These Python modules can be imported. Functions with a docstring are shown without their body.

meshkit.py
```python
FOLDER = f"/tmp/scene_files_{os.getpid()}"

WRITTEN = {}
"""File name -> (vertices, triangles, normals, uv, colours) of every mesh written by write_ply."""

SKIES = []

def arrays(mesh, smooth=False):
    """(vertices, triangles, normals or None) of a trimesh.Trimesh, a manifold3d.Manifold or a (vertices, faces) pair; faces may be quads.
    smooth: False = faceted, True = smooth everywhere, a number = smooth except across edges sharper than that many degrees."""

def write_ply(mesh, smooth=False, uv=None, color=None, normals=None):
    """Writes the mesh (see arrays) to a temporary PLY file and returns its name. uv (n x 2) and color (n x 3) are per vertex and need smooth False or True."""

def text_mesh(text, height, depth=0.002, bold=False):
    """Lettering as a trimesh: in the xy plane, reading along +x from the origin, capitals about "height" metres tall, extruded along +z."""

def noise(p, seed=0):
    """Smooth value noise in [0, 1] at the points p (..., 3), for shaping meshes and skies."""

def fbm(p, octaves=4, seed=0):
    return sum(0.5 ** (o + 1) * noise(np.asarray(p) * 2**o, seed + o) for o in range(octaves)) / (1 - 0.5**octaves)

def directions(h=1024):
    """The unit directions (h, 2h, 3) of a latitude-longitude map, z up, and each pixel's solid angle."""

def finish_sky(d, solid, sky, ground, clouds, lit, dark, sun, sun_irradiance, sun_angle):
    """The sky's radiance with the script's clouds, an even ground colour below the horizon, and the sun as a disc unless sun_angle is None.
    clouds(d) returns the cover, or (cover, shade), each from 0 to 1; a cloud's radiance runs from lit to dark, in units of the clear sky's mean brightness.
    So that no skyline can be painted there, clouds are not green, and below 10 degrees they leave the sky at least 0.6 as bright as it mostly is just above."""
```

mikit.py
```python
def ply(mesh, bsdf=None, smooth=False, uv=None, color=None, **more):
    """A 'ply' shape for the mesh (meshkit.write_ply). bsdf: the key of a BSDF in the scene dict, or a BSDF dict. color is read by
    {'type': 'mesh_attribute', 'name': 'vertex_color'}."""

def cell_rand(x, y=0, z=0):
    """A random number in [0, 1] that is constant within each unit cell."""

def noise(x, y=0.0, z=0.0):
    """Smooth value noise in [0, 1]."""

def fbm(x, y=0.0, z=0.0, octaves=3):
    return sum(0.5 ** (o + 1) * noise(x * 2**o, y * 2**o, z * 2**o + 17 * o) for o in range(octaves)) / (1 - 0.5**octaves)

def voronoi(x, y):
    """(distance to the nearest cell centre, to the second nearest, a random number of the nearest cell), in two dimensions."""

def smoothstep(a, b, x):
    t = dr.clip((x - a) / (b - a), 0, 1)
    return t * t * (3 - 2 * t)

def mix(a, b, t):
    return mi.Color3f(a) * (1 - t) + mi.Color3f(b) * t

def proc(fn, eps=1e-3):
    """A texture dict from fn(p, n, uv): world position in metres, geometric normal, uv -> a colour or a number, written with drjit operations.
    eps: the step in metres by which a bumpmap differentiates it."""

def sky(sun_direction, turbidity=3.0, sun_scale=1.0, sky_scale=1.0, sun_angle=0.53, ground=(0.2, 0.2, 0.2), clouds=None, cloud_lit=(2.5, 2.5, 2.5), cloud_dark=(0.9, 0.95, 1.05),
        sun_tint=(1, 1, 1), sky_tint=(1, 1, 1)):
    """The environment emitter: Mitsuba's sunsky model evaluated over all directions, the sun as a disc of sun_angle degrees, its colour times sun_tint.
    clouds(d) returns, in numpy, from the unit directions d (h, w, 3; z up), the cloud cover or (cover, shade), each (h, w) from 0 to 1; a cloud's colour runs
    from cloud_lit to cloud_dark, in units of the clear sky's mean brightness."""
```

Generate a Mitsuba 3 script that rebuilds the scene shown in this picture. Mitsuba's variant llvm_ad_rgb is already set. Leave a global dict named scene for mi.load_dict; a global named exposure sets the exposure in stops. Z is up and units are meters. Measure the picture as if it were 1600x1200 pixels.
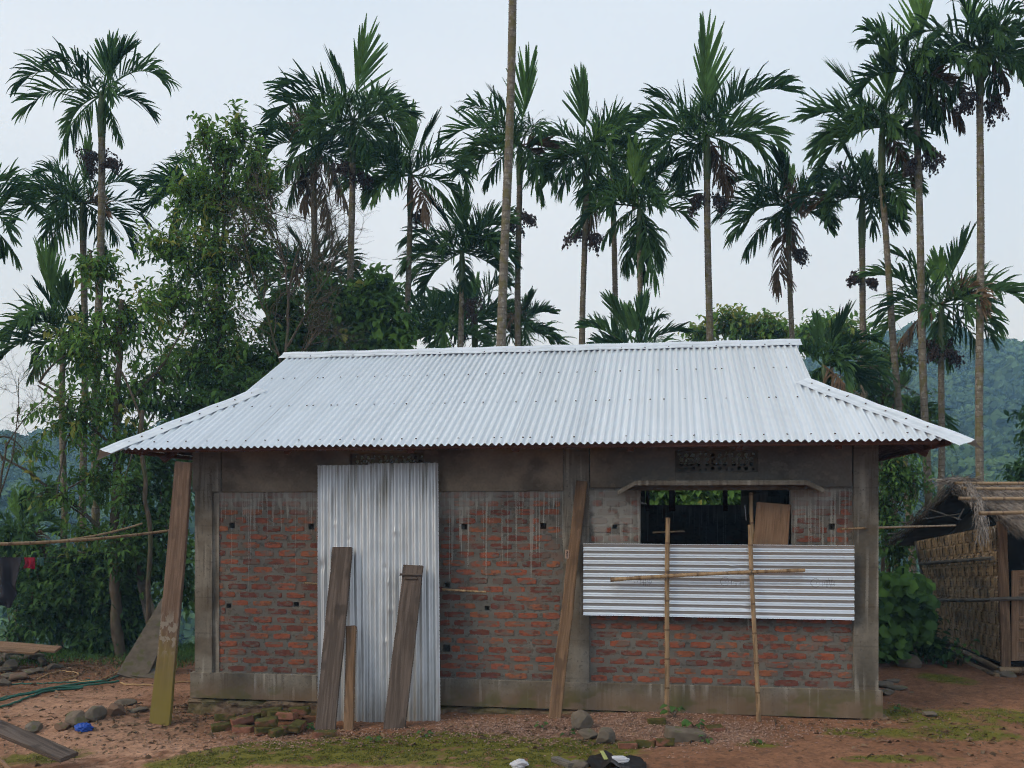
import math, random
import numpy as np, trimesh
import drjit as dr
import mitsuba as mi
import manifold3d as m3
import shapely.geometry as sg
from shapely.ops import unary_union
import mikit, meshkit
from mikit import proc, noise, fbm, cell_rand, smoothstep, mix

# ---------------------------------------------------------------- camera, sky, exposure
T = mi.ScalarTransform4f
scene, labels = {}, {}
F, CZ = 1540.0, 2.2              # focal length in photo pixels (1600 wide), eye height
scene['camera'] = {'type': 'perspective', 'fov_axis': 'x', 'fov': 2 * math.degrees(math.atan(800 / F)),
                   'principal_point_offset_y': -1 / 6, 'near_clip': 0.05, 'far_clip': 3000.0,
                   'to_world': T().look_at(origin=[0, 0, CZ], target=[0, 1, CZ], up=[0, 0, 1]),
                   'medium': {'type': 'ref', 'id': 'air'}}
scene['air'] = {'type': 'homogeneous', 'albedo': {'type': 'rgb', 'value': [0.95, 0.95, 0.95]},
                'sigma_t': {'type': 'rgb', 'value': [0.00048, 0.00090, 0.00135]}}


def clouds(d):
    n = meshkit.fbm(d * np.array([2.2, 2.2, 5.0]) + 3.1, 4)
    m = meshkit.fbm(d * np.array([1.1, 1.1, 2.5]) + 9.7, 3)
    return np.ones(d.shape[:2]), np.clip(0.5 + 1.1 * (n - 0.5) + 0.9 * (m - 0.5), 0, 1)


scene['sky'] = mikit.sky((-0.72, -0.42, 0.55), turbidity=4, sun_scale=0.42, sun_tint=(.92, 1, 1.1), sun_angle=24, clouds=clouds,
                         cloud_lit=(2.62, 2.90, 3.24), cloud_dark=(2.04, 2.48, 3.00))
exposure = 1.75

# ---------------------------------------------------------------- helpers
rng = np.random.default_rng(7)
used = set()


def numbered(name):
    k, n = name, 0
    while k in used:
        n += 1
        k = f'{name}_{n:03d}'
    used.add(k)
    return k


def lab(k, label=None, cat=None, group=None, kind=None):
    d = labels.setdefault(k, {})
    if label: d['label'] = label
    if cat: d['category'] = cat
    if group: d['group'] = group
    if kind: d['kind'] = kind
    return k


def thing(name, label, cat, group=None):
    return lab(numbered(name), label, cat, group)


def add(name, mesh, bsdf, parent=None, smooth=False, uv=None, label=None, cat=None, group=None, kind=None):
    k = numbered(parent + '__' + name if parent else name)
    if isinstance(mesh, tuple) and len(mesh) == 3:
        mesh, uv = mesh[:2], mesh[2]
    scene[k] = mikit.ply(mesh, bsdf, smooth=smooth, uv=uv)
    if label or cat or group or kind: lab(k, label, cat, group, kind)
    return k


def P(px, py, Y):
    return np.array([(px - 800) * Y / F, Y, CZ + (800 - py) * Y / F])


def sstep(a, b, x):
    t = np.clip((np.asarray(x, float) - a) / (b - a), 0, 1)
    return t * t * (3 - 2 * t)


def ground_z(x, y):
    x, y = np.asarray(x, float), np.asarray(y, float)
    q = np.stack([x, y, x * 0], -1)
    xc = np.clip(x, -5, 5)
    z = -0.05 + 0.028 * xc - 0.0035 * xc ** 2 - .012 * np.clip(-5 - x, 0, 3)
    near = 1 - sstep(20, 30, y)
    z = z + near * (0.05 * (meshkit.fbm(q * 0.9, 3, 3) - 0.5) + 0.030 * (meshkit.fbm(q * 4.5, 3, 5) - 0.5) + 0.012 * (meshkit.noise(q * 17, 8) - 0.5))
    z = z + 0.15 * np.exp(-((x + 4.75) / 0.8) ** 2 - ((y - 11.25) / 0.75) ** 2)            # sand heap
    z = z + 0.10 * np.exp(-((x + 8.4) / 1.0) ** 2 - ((y - 16.4) / 0.9) ** 2)               # rubble rise
    z = z + 0.05 * np.exp(-((x - 1.6) / 0.9) ** 2 - ((y - 10.5) / 0.35) ** 2)                 # chips heaped at the wall
    edge = 19.2 - 1.8 * sstep(-4, -8, x) - 1.0 * sstep(5, 8, x)
    d = np.clip(y - edge, 0, None)
    z = z - 9.5 * (1 - np.exp(-(d / 14) ** 1.3))
    z = z - 3.0 * sstep(12, 40, np.abs(x)) * sstep(5, 20, y)
    return z


def G(px, py):
    Y = (CZ + 0.1) * F / (py - 800.0)
    for _ in range(25):
        Y = (CZ - float(ground_z((px - 800) * Y / F, Y))) * F / (py - 800.0)
    p = P(px, py, Y)
    return p


# house frame: u along the front wall (left to right), v into the house, z up
LC = np.array([-3.744, 11.6]); RC = np.array([3.863, 10.4])
HL = float(np.linalg.norm(RC - LC)); HU = (RC - LC) / HL; HV = np.array([-HU[1], HU[0]])


def H(u, v, z):
    u, v, z = np.broadcast_arrays(np.asarray(u, float), np.asarray(v, float), np.asarray(z, float))
    xy = LC + u[..., None] * HU + v[..., None] * HV
    return np.concatenate([xy, z[..., None]], -1)


def HX(verts):
    verts = np.asarray(verts, float)
    return H(verts[:, 0], verts[:, 1], verts[:, 2])


def WU(px, py, v=0.0):
    """(u, z) where the house plane v is seen at the pixel"""
    d = np.array([(px - 800) / F, 1.0])
    Y = (v + LC @ HV) / (d @ HV)
    return float((d * Y - LC) @ HU), CZ + (800 - py) * Y / F


class MB:
    def __init__(self):
        self.v, self.f, self.t, self.n = [], [], [], 0

    def add(self, v, f, uv=None):
        v, f = np.asarray(v, float), np.asarray(f, int)
        if f.shape[1] == 4: f = np.vstack([f[:, [0, 1, 2]], f[:, [0, 2, 3]]])
        self.v.append(v); self.f.append(f + self.n); self.n += len(v)
        self.t.append(np.zeros((len(v), 2)) if uv is None else np.asarray(uv, float))
        return self

    def get(self):
        return np.vstack(self.v), np.vstack(self.f), np.vstack(self.t)


def nrm(a):
    a = np.asarray(a, float)
    return a / np.maximum(np.linalg.norm(a, axis=-1, keepdims=True), 1e-12)


def resample(pts, n):
    pts = np.asarray(pts, float)
    s = np.r_[0, np.cumsum(np.linalg.norm(np.diff(pts, axis=0), axis=1))]
    t = np.linspace(0, s[-1], n)
    if len(pts) > 2:
        from scipy.interpolate import PchipInterpolator
        return np.stack([PchipInterpolator(s, pts[:, k])(t) for k in range(3)], 1)
    return np.stack([np.interp(t, s, pts[:, k]) for k in range(3)], 1)


def tube(pts, radii, sides=8, tone=0.5, caps=True):
    p = np.asarray(pts, float); n = len(p)
    r = np.broadcast_to(np.asarray(radii, float), (n,))
    t = nrm(np.gradient(p, axis=0))
    ref = np.array([0, 0, 1.0]) if abs(t[:, 2].mean()) < 0.8 else np.array([1.0, 0, 0])
    a = nrm(np.cross(t, ref)); b = np.cross(t, a)
    ang = np.arange(sides) * 2 * np.pi / sides
    v = p[:, None] + r[:, None, None] * (np.cos(ang)[None, :, None] * a[:, None] + np.sin(ang)[None, :, None] * b[:, None])
    i, j = np.meshgrid(np.arange(n - 1), np.arange(sides), indexing='ij')
    q = np.stack([i * sides + j, i * sides + (j + 1) % sides, (i + 1) * sides + (j + 1) % sides, (i + 1) * sides + j], -1).reshape(-1, 4)
    f = np.vstack([q[:, [0, 2, 1]], q[:, [0, 3, 2]]])
    s = np.r_[0, np.cumsum(np.linalg.norm(np.diff(p, axis=0), axis=1))]
    uv = np.stack([np.full((n, sides), tone), np.repeat(s[:, None], sides, 1)], -1).reshape(-1, 2)
    v = v.reshape(-1, 3)
    if caps:
        m = len(v)
        v = np.vstack([v, p[:1], p[-1:]])
        uv = np.vstack([uv, [[tone, 0]], [[tone, s[-1]]]])
        k = np.arange(sides)
        f = np.vstack([f, np.stack([np.full(sides, m), k, (k + 1) % sides], 1), np.stack([np.full(sides, m + 1), (n - 1) * sides + (k + 1) % sides, (n - 1) * sides + k], 1)])
    return v, f, uv


def box(x0, x1, y0, y1, z0, z1):
    m = trimesh.creation.box(bounds=[[x0, y0, z0], [x1, y1, z1]])
    return np.array(m.vertices), np.array(m.faces)


def cbox(x0, x1, y0, y1, z0, z1, c=0.006):
    """chamfered box"""
    pts = []
    for sx in (0, 1):
        for sy in (0, 1):
            for sz in (0, 1):
                for k in range(3):
                    p = [x1 if sx else x0, y1 if sy else y0, z1 if sz else z0]
                    for a, s in enumerate((sx, sy, sz)):
                        if a != k: p[a] += -c if s else c
                    pts.append(p)
    h = trimesh.convex.convex_hull(np.array(pts))
    return np.array(h.vertices), np.array(h.faces)


def grid_faces(n, m):
    i, j = np.meshgrid(np.arange(n - 1), np.arange(m - 1), indexing='ij')
    return np.stack([i * m + j, (i + 1) * m + j, (i + 1) * m + j + 1, i * m + j + 1], -1).reshape(-1, 4)


def plank(a, b, width, thick, side, seed=0, bow=0.0, rough=0.004, n=24, taper=1.0, tone=0.5):
    """a board from a to b; 'side' roughly along its width"""
    r = np.random.default_rng(seed)
    a, b = np.asarray(a, float), np.asarray(b, float)
    d = nrm(b - a); s = nrm(np.asarray(side, float) - np.dot(side, d) * d); nn = np.cross(d, s)
    L = np.linalg.norm(b - a); c = min(0.006, thick * 0.3)
    sec = np.array([[-.5 * width, -.5 * thick + c], [-.5 * width + c, -.5 * thick], [-.17 * width, -.5 * thick], [.17 * width, -.5 * thick], [.5 * width - c, -.5 * thick], [.5 * width, -.5 * thick + c],
                    [.5 * width, .5 * thick - c], [.5 * width - c, .5 * thick], [.17 * width, .5 * thick], [-.17 * width, .5 * thick], [-.5 * width + c, .5 * thick], [-.5 * width, .5 * thick - c]])
    m = len(sec); t = np.linspace(0, 1, n)
    wob = meshkit.fbm(np.stack([t * L * 1.7, t * 0 + seed, t * 0], -1), 3, seed)
    wob2 = meshkit.fbm(np.stack([t * L * 2.3, t * 0 + seed + 5, t * 0], -1), 3, seed + 1)
    V, UV = [], []
    for i in range(n):
        sc = sec.copy(); sc[:, 0] *= 1 + (taper - 1) * t[i]
        sc[:, 0] += np.where(sec[:, 0] > 0, (wob[i] - .5) * rough * 4, -(wob2[i] - .5) * rough * 4)
        sc[:, 1] += (wob2[i] - .5) * rough * 2
        e = (r.random(m) - .5) * rough * (3 if i in (0, n - 1) else .3)
        off = a + d * L * t[i] + nn * bow * 4 * t[i] * (1 - t[i])
        V.append(off + sc[:, :1] * s + sc[:, 1:] * nn + d * e[:, None])
        UV.append(np.stack([sec[:, 0] + (sec[:, 1] > 0) * 0.37, np.full(m, t[i] * L + seed * 3.1)], -1))
    i, j = np.meshgrid(np.arange(n - 1), np.arange(m), indexing='ij')
    q = np.stack([i * m + j, i * m + (j + 1) % m, (i + 1) * m + (j + 1) % m, (i + 1) * m + j], -1).reshape(-1, 4)
    k = np.arange(1, m - 1)
    f = np.vstack([q[:, [0, 1, 2]], q[:, [0, 2, 3]], np.stack([0 * k, k + 1, k], 1), np.stack([0 * k, k, k + 1], 1) + (n - 1) * m])
    return np.vstack(V), f, np.vstack(UV)


def rock(c, size, seed, sub=3, cuts=9, rot=0.0):
    r = np.random.default_rng(seed)
    m = trimesh.creation.icosphere(subdivisions=sub)
    v = np.array(m.vertices)
    v *= (1 + 0.35 * (meshkit.fbm(v * 1.3 + seed, 3, seed) - .5))[:, None]
    for _ in range(cuts):
        nv = nrm(r.normal(size=3)); h = 0.55 + 0.3 * r.random()
        d = v @ nv
        v = v - np.clip(d - h, 0, None)[:, None] * nv
    v += 0.05 * (meshkit.fbm(v * 5 + seed, 3, seed + 2) - .5)[:, None] * v
    v *= np.asarray(size) / 2
    co, si = math.cos(rot), math.sin(rot)
    v = v @ np.array([[co, si, 0], [-si, co, 0], [0, 0, 1]])
    return v + c, np.array(m.faces), np.stack([np.full(len(v), r.random()), np.zeros(len(v))], -1)


def leaves(pos, d, up, length, width, tone, fold=0.18, curl=0.25):
    """folded, curved leaf blades: 6 triangles each"""
    pos, d = np.asarray(pos, float), nrm(d); n = len(pos)
    length = np.broadcast_to(length, (n,))[:, None]; width = np.broadcast_to(width, (n,))[:, None]; tone = np.broadcast_to(tone, (n,))
    s = nrm(np.cross(d, up)); w = np.cross(s, d)
    p0 = pos
    c1 = pos + d * length * .4 + w * length * 0.03
    c2 = pos + d * length * .75 - w * length * curl * .35
    tip = pos + d * length * .97 - w * length * curl
    L1 = c1 + s * width * .5 + w * width * fold; R1 = c1 - s * width * .5 + w * width * fold
    L2 = c2 + s * width * .33 + w * width * fold * .6; R2 = c2 - s * width * .33 + w * width * fold * .6
    v = np.stack([p0, L1, c1, R1, L2, c2, R2, tip], 1).reshape(-1, 3)
    tri = np.array([[0, 2, 1], [0, 3, 2], [1, 2, 5], [1, 5, 4], [2, 3, 6], [2, 6, 5], [4, 5, 7], [5, 6, 7]])
    f = (np.arange(n)[:, None, None] * 8 + tri[None]).reshape(-1, 3)
    uv = np.stack([np.repeat(tone, 8), np.tile([0, .4, .4, .4, .75, .75, .75, 1.0], n)], -1)
    return v, f, uv


# ---------------------------------------------------------------- materials
def rgb(*c): return {'type': 'rgb', 'value': list(c)}
def two(b): return {'type': 'twosided', 'bsdf': b}
def prin(col, rough=0.8, **k):
    return two({'type': 'principled', 'base_color': col if isinstance(col, dict) else rgb(*col), 'roughness': rough, 'specular': k.pop('specular', 0.3), **k})
def bump(b, fn, scale, eps=2e-3): return {'type': 'bumpmap', 'scale': scale, 'texture': proc(fn, eps), 'bsdf': b}


def hu(p): return (p.x - float(LC[0])) * float(HU[0]) + (p.y - float(LC[1])) * float(HU[1])


def streaks(u, z):
    """pale cement runs below the plaster band"""
    d = 2.44 - z
    ln = 0.06 + 1.25 * dr.square(dr.square(noise(u * 21.0, 3.0))) + 0.55 * dr.square(dr.square(noise(u * 47.0, 9.0)))
    ln = ln + .35 * dr.square(noise(u * 83.0, 5.0))
    thin = smoothstep(.50, .70, noise(u * 88.0, 1.5 + 0.8 * z)) * smoothstep(0.0, .06, ln - d) * (.45 + .55 * noise(u * 19, z * 6))
    smear = smoothstep(.0, .14, 0.075 + 0.42 * fbm(u * 2.3, z * 1.5, 4.0) - 0.12 - d * .55) * (0.45 + .55 * noise(u * 30, z * 9))
    right = smoothstep(4.5, 4.75, u) * (1 - smoothstep(5.05, 5.25, u)) * smoothstep(1.75, 2.0, z) * smoothstep(.30, .55, fbm(u * 9, z * 9, 2.0))
    return dr.clip(thin + smear + right, 0, 1) * smoothstep(-.02, .02, d)


def brick_fn(p, n, uv):
    u = hu(p); t = uv.x
    c = mix((.235, .076, .045), (.128, .046, .035), smoothstep(.25, .8, t))
    c = mix(c, (.24, .092, .05), smoothstep(.72, .95, uv.y))
    c = c * (0.62 + 0.7 * fbm(u * 26, p.z * 40, p.x * 3))
    c = mix(c, (.075, .042, .036), smoothstep(.58, .78, fbm(u * 17 + 4, p.z * 30, 1.0)) * .75)
    c = mix(c, (.115, .105, .092), smoothstep(.47, .66, fbm(u * 14, p.z * 30, 7.0, 4)) * .8)
    return mix(c, (.25, .245, .225), streaks(u, p.z) * .85)


def mortar_fn(p, n, uv):
    u = hu(p)
    c = mix((.085, .081, .073), (.165, .157, .140), fbm(u * 7, p.z * 11, p.y * 7, 4))
    c = mix(c, (.07, .066, .058), smoothstep(.56, .74, fbm(u * 28, p.z * 34, 2.0)) * .7)
    c = mix(c, (.17, .085, .06), smoothstep(.60, .76, fbm(u * 9, p.z * 15, 9.0)) * .45)
    return mix(c, (.27, .265, .24), streaks(u, p.z))


def rough_fn(p, n, uv): return fbm(p.x * 40, p.y * 40, p.z * 40, 3)


def concrete_fn(p, n, uv):
    u = hu(p)
    c = mix((.075, .068, .056), (.195, .178, .150), smoothstep(.22, .72, fbm(u * 3.3, p.z * 2.6, p.y * 5, 5)))
    c = mix(c, (.10, .078, .055), smoothstep(.45, .70, fbm(u * 1.7 + 8, p.z * 5, 3.0, 3)) * .55)
    c = c * (.84 + .32 * fbm(u * 55, p.z * 55, p.y * 55, 2))
    form = dr.abs(p.z / .42 + .15 - dr.floor(p.z / .42 + .15 + .5))
    c = c * (1 - .30 * (1 - smoothstep(.010, .03, form)) * noise(u * 9, p.z * 2))
    run = smoothstep(.55, .8, noise(u * 34, p.z * 1.2)) * smoothstep(.35, .7, noise(u * 8, p.z * 3, 4.0))
    c = mix(c, (.33, .315, .28), run * .55)
    c = mix(c, (.07, .064, .055), smoothstep(.62, .80, fbm(u * 42, p.z * 46, p.y * 42)) * .6)
    c = mix(c, (.065, .052, .042), smoothstep(.5, .66, noise(u * 3.1, p.z * .9, 5.0)) * smoothstep(.45, .75, fbm(u * 40, p.z * 2.5, 2.0)) * .6)
    low = 1 - smoothstep(-.02, .26, p.z + .12 * (fbm(u * 6, p.z * 6, 1.0) - .5) - .02 * u)
    c = mix(c, (.15, .10, .062), low * .75)
    return mix(c, (.085, .085, .032), low * smoothstep(.5, .68, fbm(u * 5 + 3, p.z * 8, 8.0)) * .7)


def footing_fn(p, n, uv):
    u = hu(p)
    g = fbm(u * 13, p.z * 21, p.y * 13, 4)
    c = mix((.030, .023, .017), (.165, .122, .084), smoothstep(.32, .62, g))
    c = mix(c, (.14, .085, .055), smoothstep(-.02, -.16, p.z - .02 * u + .1 * (g - .5)) * .6)
    return mix(c, (.07, .072, .025), smoothstep(.5, .68, fbm(u * 4 + 3, p.z * 8, 8.0)) * .55)


def plaster_fn(p, n, uv):
    u = hu(p)
    c = mix((.095, .077, .058), (.215, .176, .135), smoothstep(.25, .68, fbm(u * 1.6, p.z * 2.2, 1.0, 5)))
    c = mix(c, (.10, .098, .092), smoothstep(4.55, 5.3, u) * .65)
    c = mix(c, (.055, .045, .036), smoothstep(.52, .75, fbm(u * 3.7 + 5, p.z * 2.2, 4.0)) * .6)
    c = mix(c, (.23, .19, .145), smoothstep(.58, .72, fbm(u * 11, p.z * 16, 2.0)) * .3)
    return c * (0.9 + .2 * noise(u * 60, p.z * 60))


def galv_fn(p, n, uv):
    c = mix((.60, .645, .69), (.71, .755, .80), fbm(uv.x * 13.0, uv.y * .35, 2.0, 3))
    c = c * (.95 + .10 * noise(dr.floor(uv.x * 1.335 + .84) * 7.7, 1.0))
    return mix(c, (.40, .40, .39), smoothstep(.60, .80, fbm(uv.x * 5, uv.y * 2.2, 4.0, 4)) * .08)


def old_galv_fn(p, n, uv):
    g = fbm(p.x * 9, p.y * 9, p.z * 5, 4)
    c = mix((.47, .49, .51), (.62, .645, .67), g)
    d = smoothstep(.40, .75, fbm(p.x * 24, p.z * 2.1, 3.0)) * smoothstep(.35, .7, fbm(p.x * 3, p.z * .8, 5.0))
    c = mix(c, (.24, .225, .19), d * .28)
    c = mix(c, (.16, .14, .10), smoothstep(.50, .80, fbm(p.x * 26 + 2, p.z * 1.4, 7.0)) * smoothstep(1.9, 2.65, p.z) * .8)
    c = mix(c, (.20, .165, .12), (1 - smoothstep(-.15, .45, p.z + .5 * (fbm(p.x * 9, p.z * 3, 1.0) - .5))) * .55)
    return c


def wood_fn(c0, c1, c2, moss=0.0):
    def fn(p, n, uv):
        g = fbm(uv.x * 55 + 9 * noise(uv.y * .7), uv.y * 2.6, 0.0, 4)
        c = mix(c0, c1, smoothstep(.25, .75, g))
        c = mix(c, c2, smoothstep(.60, .78, fbm(uv.x * 12, uv.y * 5, 6.0)) * .7)
        c = c * (0.82 + .36 * noise(uv.x * 170, uv.y * 9))
        if moss:
            m = 1 - smoothstep(.15, 1.05, p.z + .5 * (fbm(uv.x * 9, uv.y * 4, 3.0) - .5))
            c = mix(c, (.165, .135, .028), m * moss)
            w = smoothstep(.5, .62, fbm(uv.x * 25, uv.y * 18, 2.0)) * smoothstep(.55, .75, p.z) * (1 - smoothstep(.95, 1.15, p.z))
            c = mix(c, (.24, .215, .175), w * .7)
        return c
    return fn


def bamboo_fn(p, n, uv):
    g = fbm(p.x * 40, p.y * 40, uv.y * 5, 3)
    c = mix((.175, .110, .058), (.34, .24, .14), g)
    c = mix(c, (.10, .062, .035), smoothstep(.55, .72, fbm(uv.y * 4, p.x * 25, uv.x * 7, 3)) * .75)
    node = dr.abs(uv.y / .31 - dr.floor(uv.y / .31 + .5))
    c = mix(c, (.075, .048, .028), (1 - smoothstep(.012, .05, node)) * .75)
    return c * (0.55 + .9 * uv.x)


def weave_fn(p, n, uv):
    c = mix((.20, .130, .066), (.46, .32, .185), uv.x)
    c = c * (.72 + .56 * fbm(uv.y * 6 + uv.x * 31, p.z * 22, p.y * 22))
    return mix(c, (.055, .042, .03), smoothstep(.55, .75, fbm(p.y * 2.6, p.z * 3.3, 4.0)) * .55)


def thatch_fn(p, n, uv):
    c = mix((.070, .060, .052), (.27, .232, .205), uv.x)
    return c * (.65 + .7 * noise(p.x * 9, p.y * 9, p.z * 9))


def leaf_fn(p, n, uv):
    t = uv.x
    c = mix((.024, .060, .028), (.086, .172, .056), smoothstep(0., .4, t))
    c = mix(c, (.15, .285, .065), smoothstep(.4, .8, t))
    c = mix(c, (.30, .30, .08), smoothstep(.8, 1., t))
    return c * (.75 + .5 * noise(p.x * 11, p.y * 11, p.z * 11))


def bark_fn(p, n, uv):
    g = fbm(p.x * 22, p.y * 22, p.z * 7, 4)
    c = mix((.035, .026, .018), (.115, .092, .068), g)
    c = mix(c, (.055, .062, .025), smoothstep(.5, .66, fbm(p.x * 6, p.y * 6, p.z * 3.5, 3)) * .7)
    return c * (.6 + .8 * uv.x)


def palm_trunk_fn(p, n, uv):
    g = fbm(p.x * 19, p.y * 19, p.z * 15, 4)
    c = mix((.075, .062, .046), (.195, .172, .140), g)
    ring = dr.abs(uv.y / .115 + .25 * noise(uv.y * 3) - dr.floor(uv.y / .115 + .25 * noise(uv.y * 3) + .5))
    c = mix(c, (.05, .043, .033), (1 - smoothstep(.03, .13, ring)) * .65)
    c = mix(c, (.27, .265, .235), smoothstep(.58, .70, fbm(p.x * 26 + 3, p.y * 26, p.z * 20, 3)) * .65)
    c = mix(c, (.105, .095, .03), smoothstep(.50, .64, fbm(p.x * 11, p.y * 11, p.z * 8 + 4, 3)) * .7)
    return c * (.45 + 1.1 * uv.x)


def shaft_fn(p, n, uv):
    c = mix((.040, .075, .034), (.085, .125, .050), fbm(p.x * 16, p.y * 16, p.z * 4, 3))
    return mix(c, (.10, .095, .05), smoothstep(.55, .75, fbm(p.x * 7, p.y * 7, p.z * 9, 3)) * .5)


def stone_fn(p, n, uv):
    c = mix((.060, .051, .041), (.165, .136, .106), fbm(p.x * 14, p.y * 14, p.z * 14, 4))
    c = mix(c, (.17, .095, .062), smoothstep(.4, .9, uv.x) * .55)
    return mix(c, (.075, .085, .024), smoothstep(.54, .70, fbm(p.x * 13, p.y * 13, p.z * 13 + 3, 3)) * smoothstep(-.1, .6, n.z) * .6)


def mossbrick_fn(p, n, uv):
    c = mix((.16, .062, .042), (.24, .115, .078), fbm(p.x * 20, p.y * 20, p.z * 20, 3))
    m = smoothstep(.34, .62, fbm(p.x * 13, p.y * 13, p.z * 13, 4) + .20 * n.z + .34 * (uv.x - .55))
    c = c * (.55 + .7 * fbm(p.x * 30 + 2, p.y * 30, p.z * 30, 3))
    return mix(c, mix((.018, .023, .008), (.070, .074, .012), fbm(p.x * 40, p.y * 40, p.z * 40, 2)), m * .92)


# moss, sand and chip patches on the yard: ellipses on the ground (x, y, rx, ry)
def gel(px, py, rx, ry):
    g = G(px, py); return (float(g[0]), float(g[1]), rx * g[1] / F, ry * g[1] ** 2 / (2.3 * F))
MOSS = [gel(560, 1163, 150, 15), gel(690, 1158, 110, 14), gel(800, 1180, 150, 22), gel(900, 1166, 70, 14), gel(430, 1168, 70, 10), gel(330, 1190, 90, 12), gel(1190, 1163, 50, 8),
        gel(1330, 1147, 60, 9), gel(1500, 1148, 100, 14), gel(1420, 1115, 60, 18), gel(1580, 1120, 90, 20), gel(1400, 1186, 110, 8), gel(60, 1185, 90, 16), gel(480, 1185, 40, 10),
        gel(1480, 1062, 50, 12), gel(620, 1186, 120, 10), gel(880, 1185, 110, 18), gel(400, 1180, 140, 14)]
CHIP = [gel(1000, 1130, 130, 26), gel(1120, 1150, 80, 14), gel(830, 1150, 90, 14), gel(760, 1132, 80, 12)]
SAND = [gel(120, 1100, 160, 34), gel(240, 1180, 190, 26), gel(640, 1190, 160, 14), gel(180, 1140, 150, 20)]
LITTER = [gel(110, 1050, 140, 24), gel(210, 1030, 90, 14), gel(330, 1100, 60, 16), gel(760, 1150, 200, 14), gel(280, 1120, 120, 30)]


def blobs(lst, x, y, mod=np):
    s = 0.0
    for cx, cy, rx, ry in lst:
        e = mod.exp(-(((x - cx) / rx) ** 2 + ((y - cy) / ry) ** 2)) if mod is np else dr.exp(-(dr.square((x - cx) / rx) + dr.square((y - cy) / ry)))
        s = s + e
    return s


def moss_amount(x, y):
    q = np.stack([x, y, x * 0], -1)
    return blobs(MOSS, x, y) * (.35 + 1.3 * meshkit.fbm(q * 5.5, 4, 11))


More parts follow.
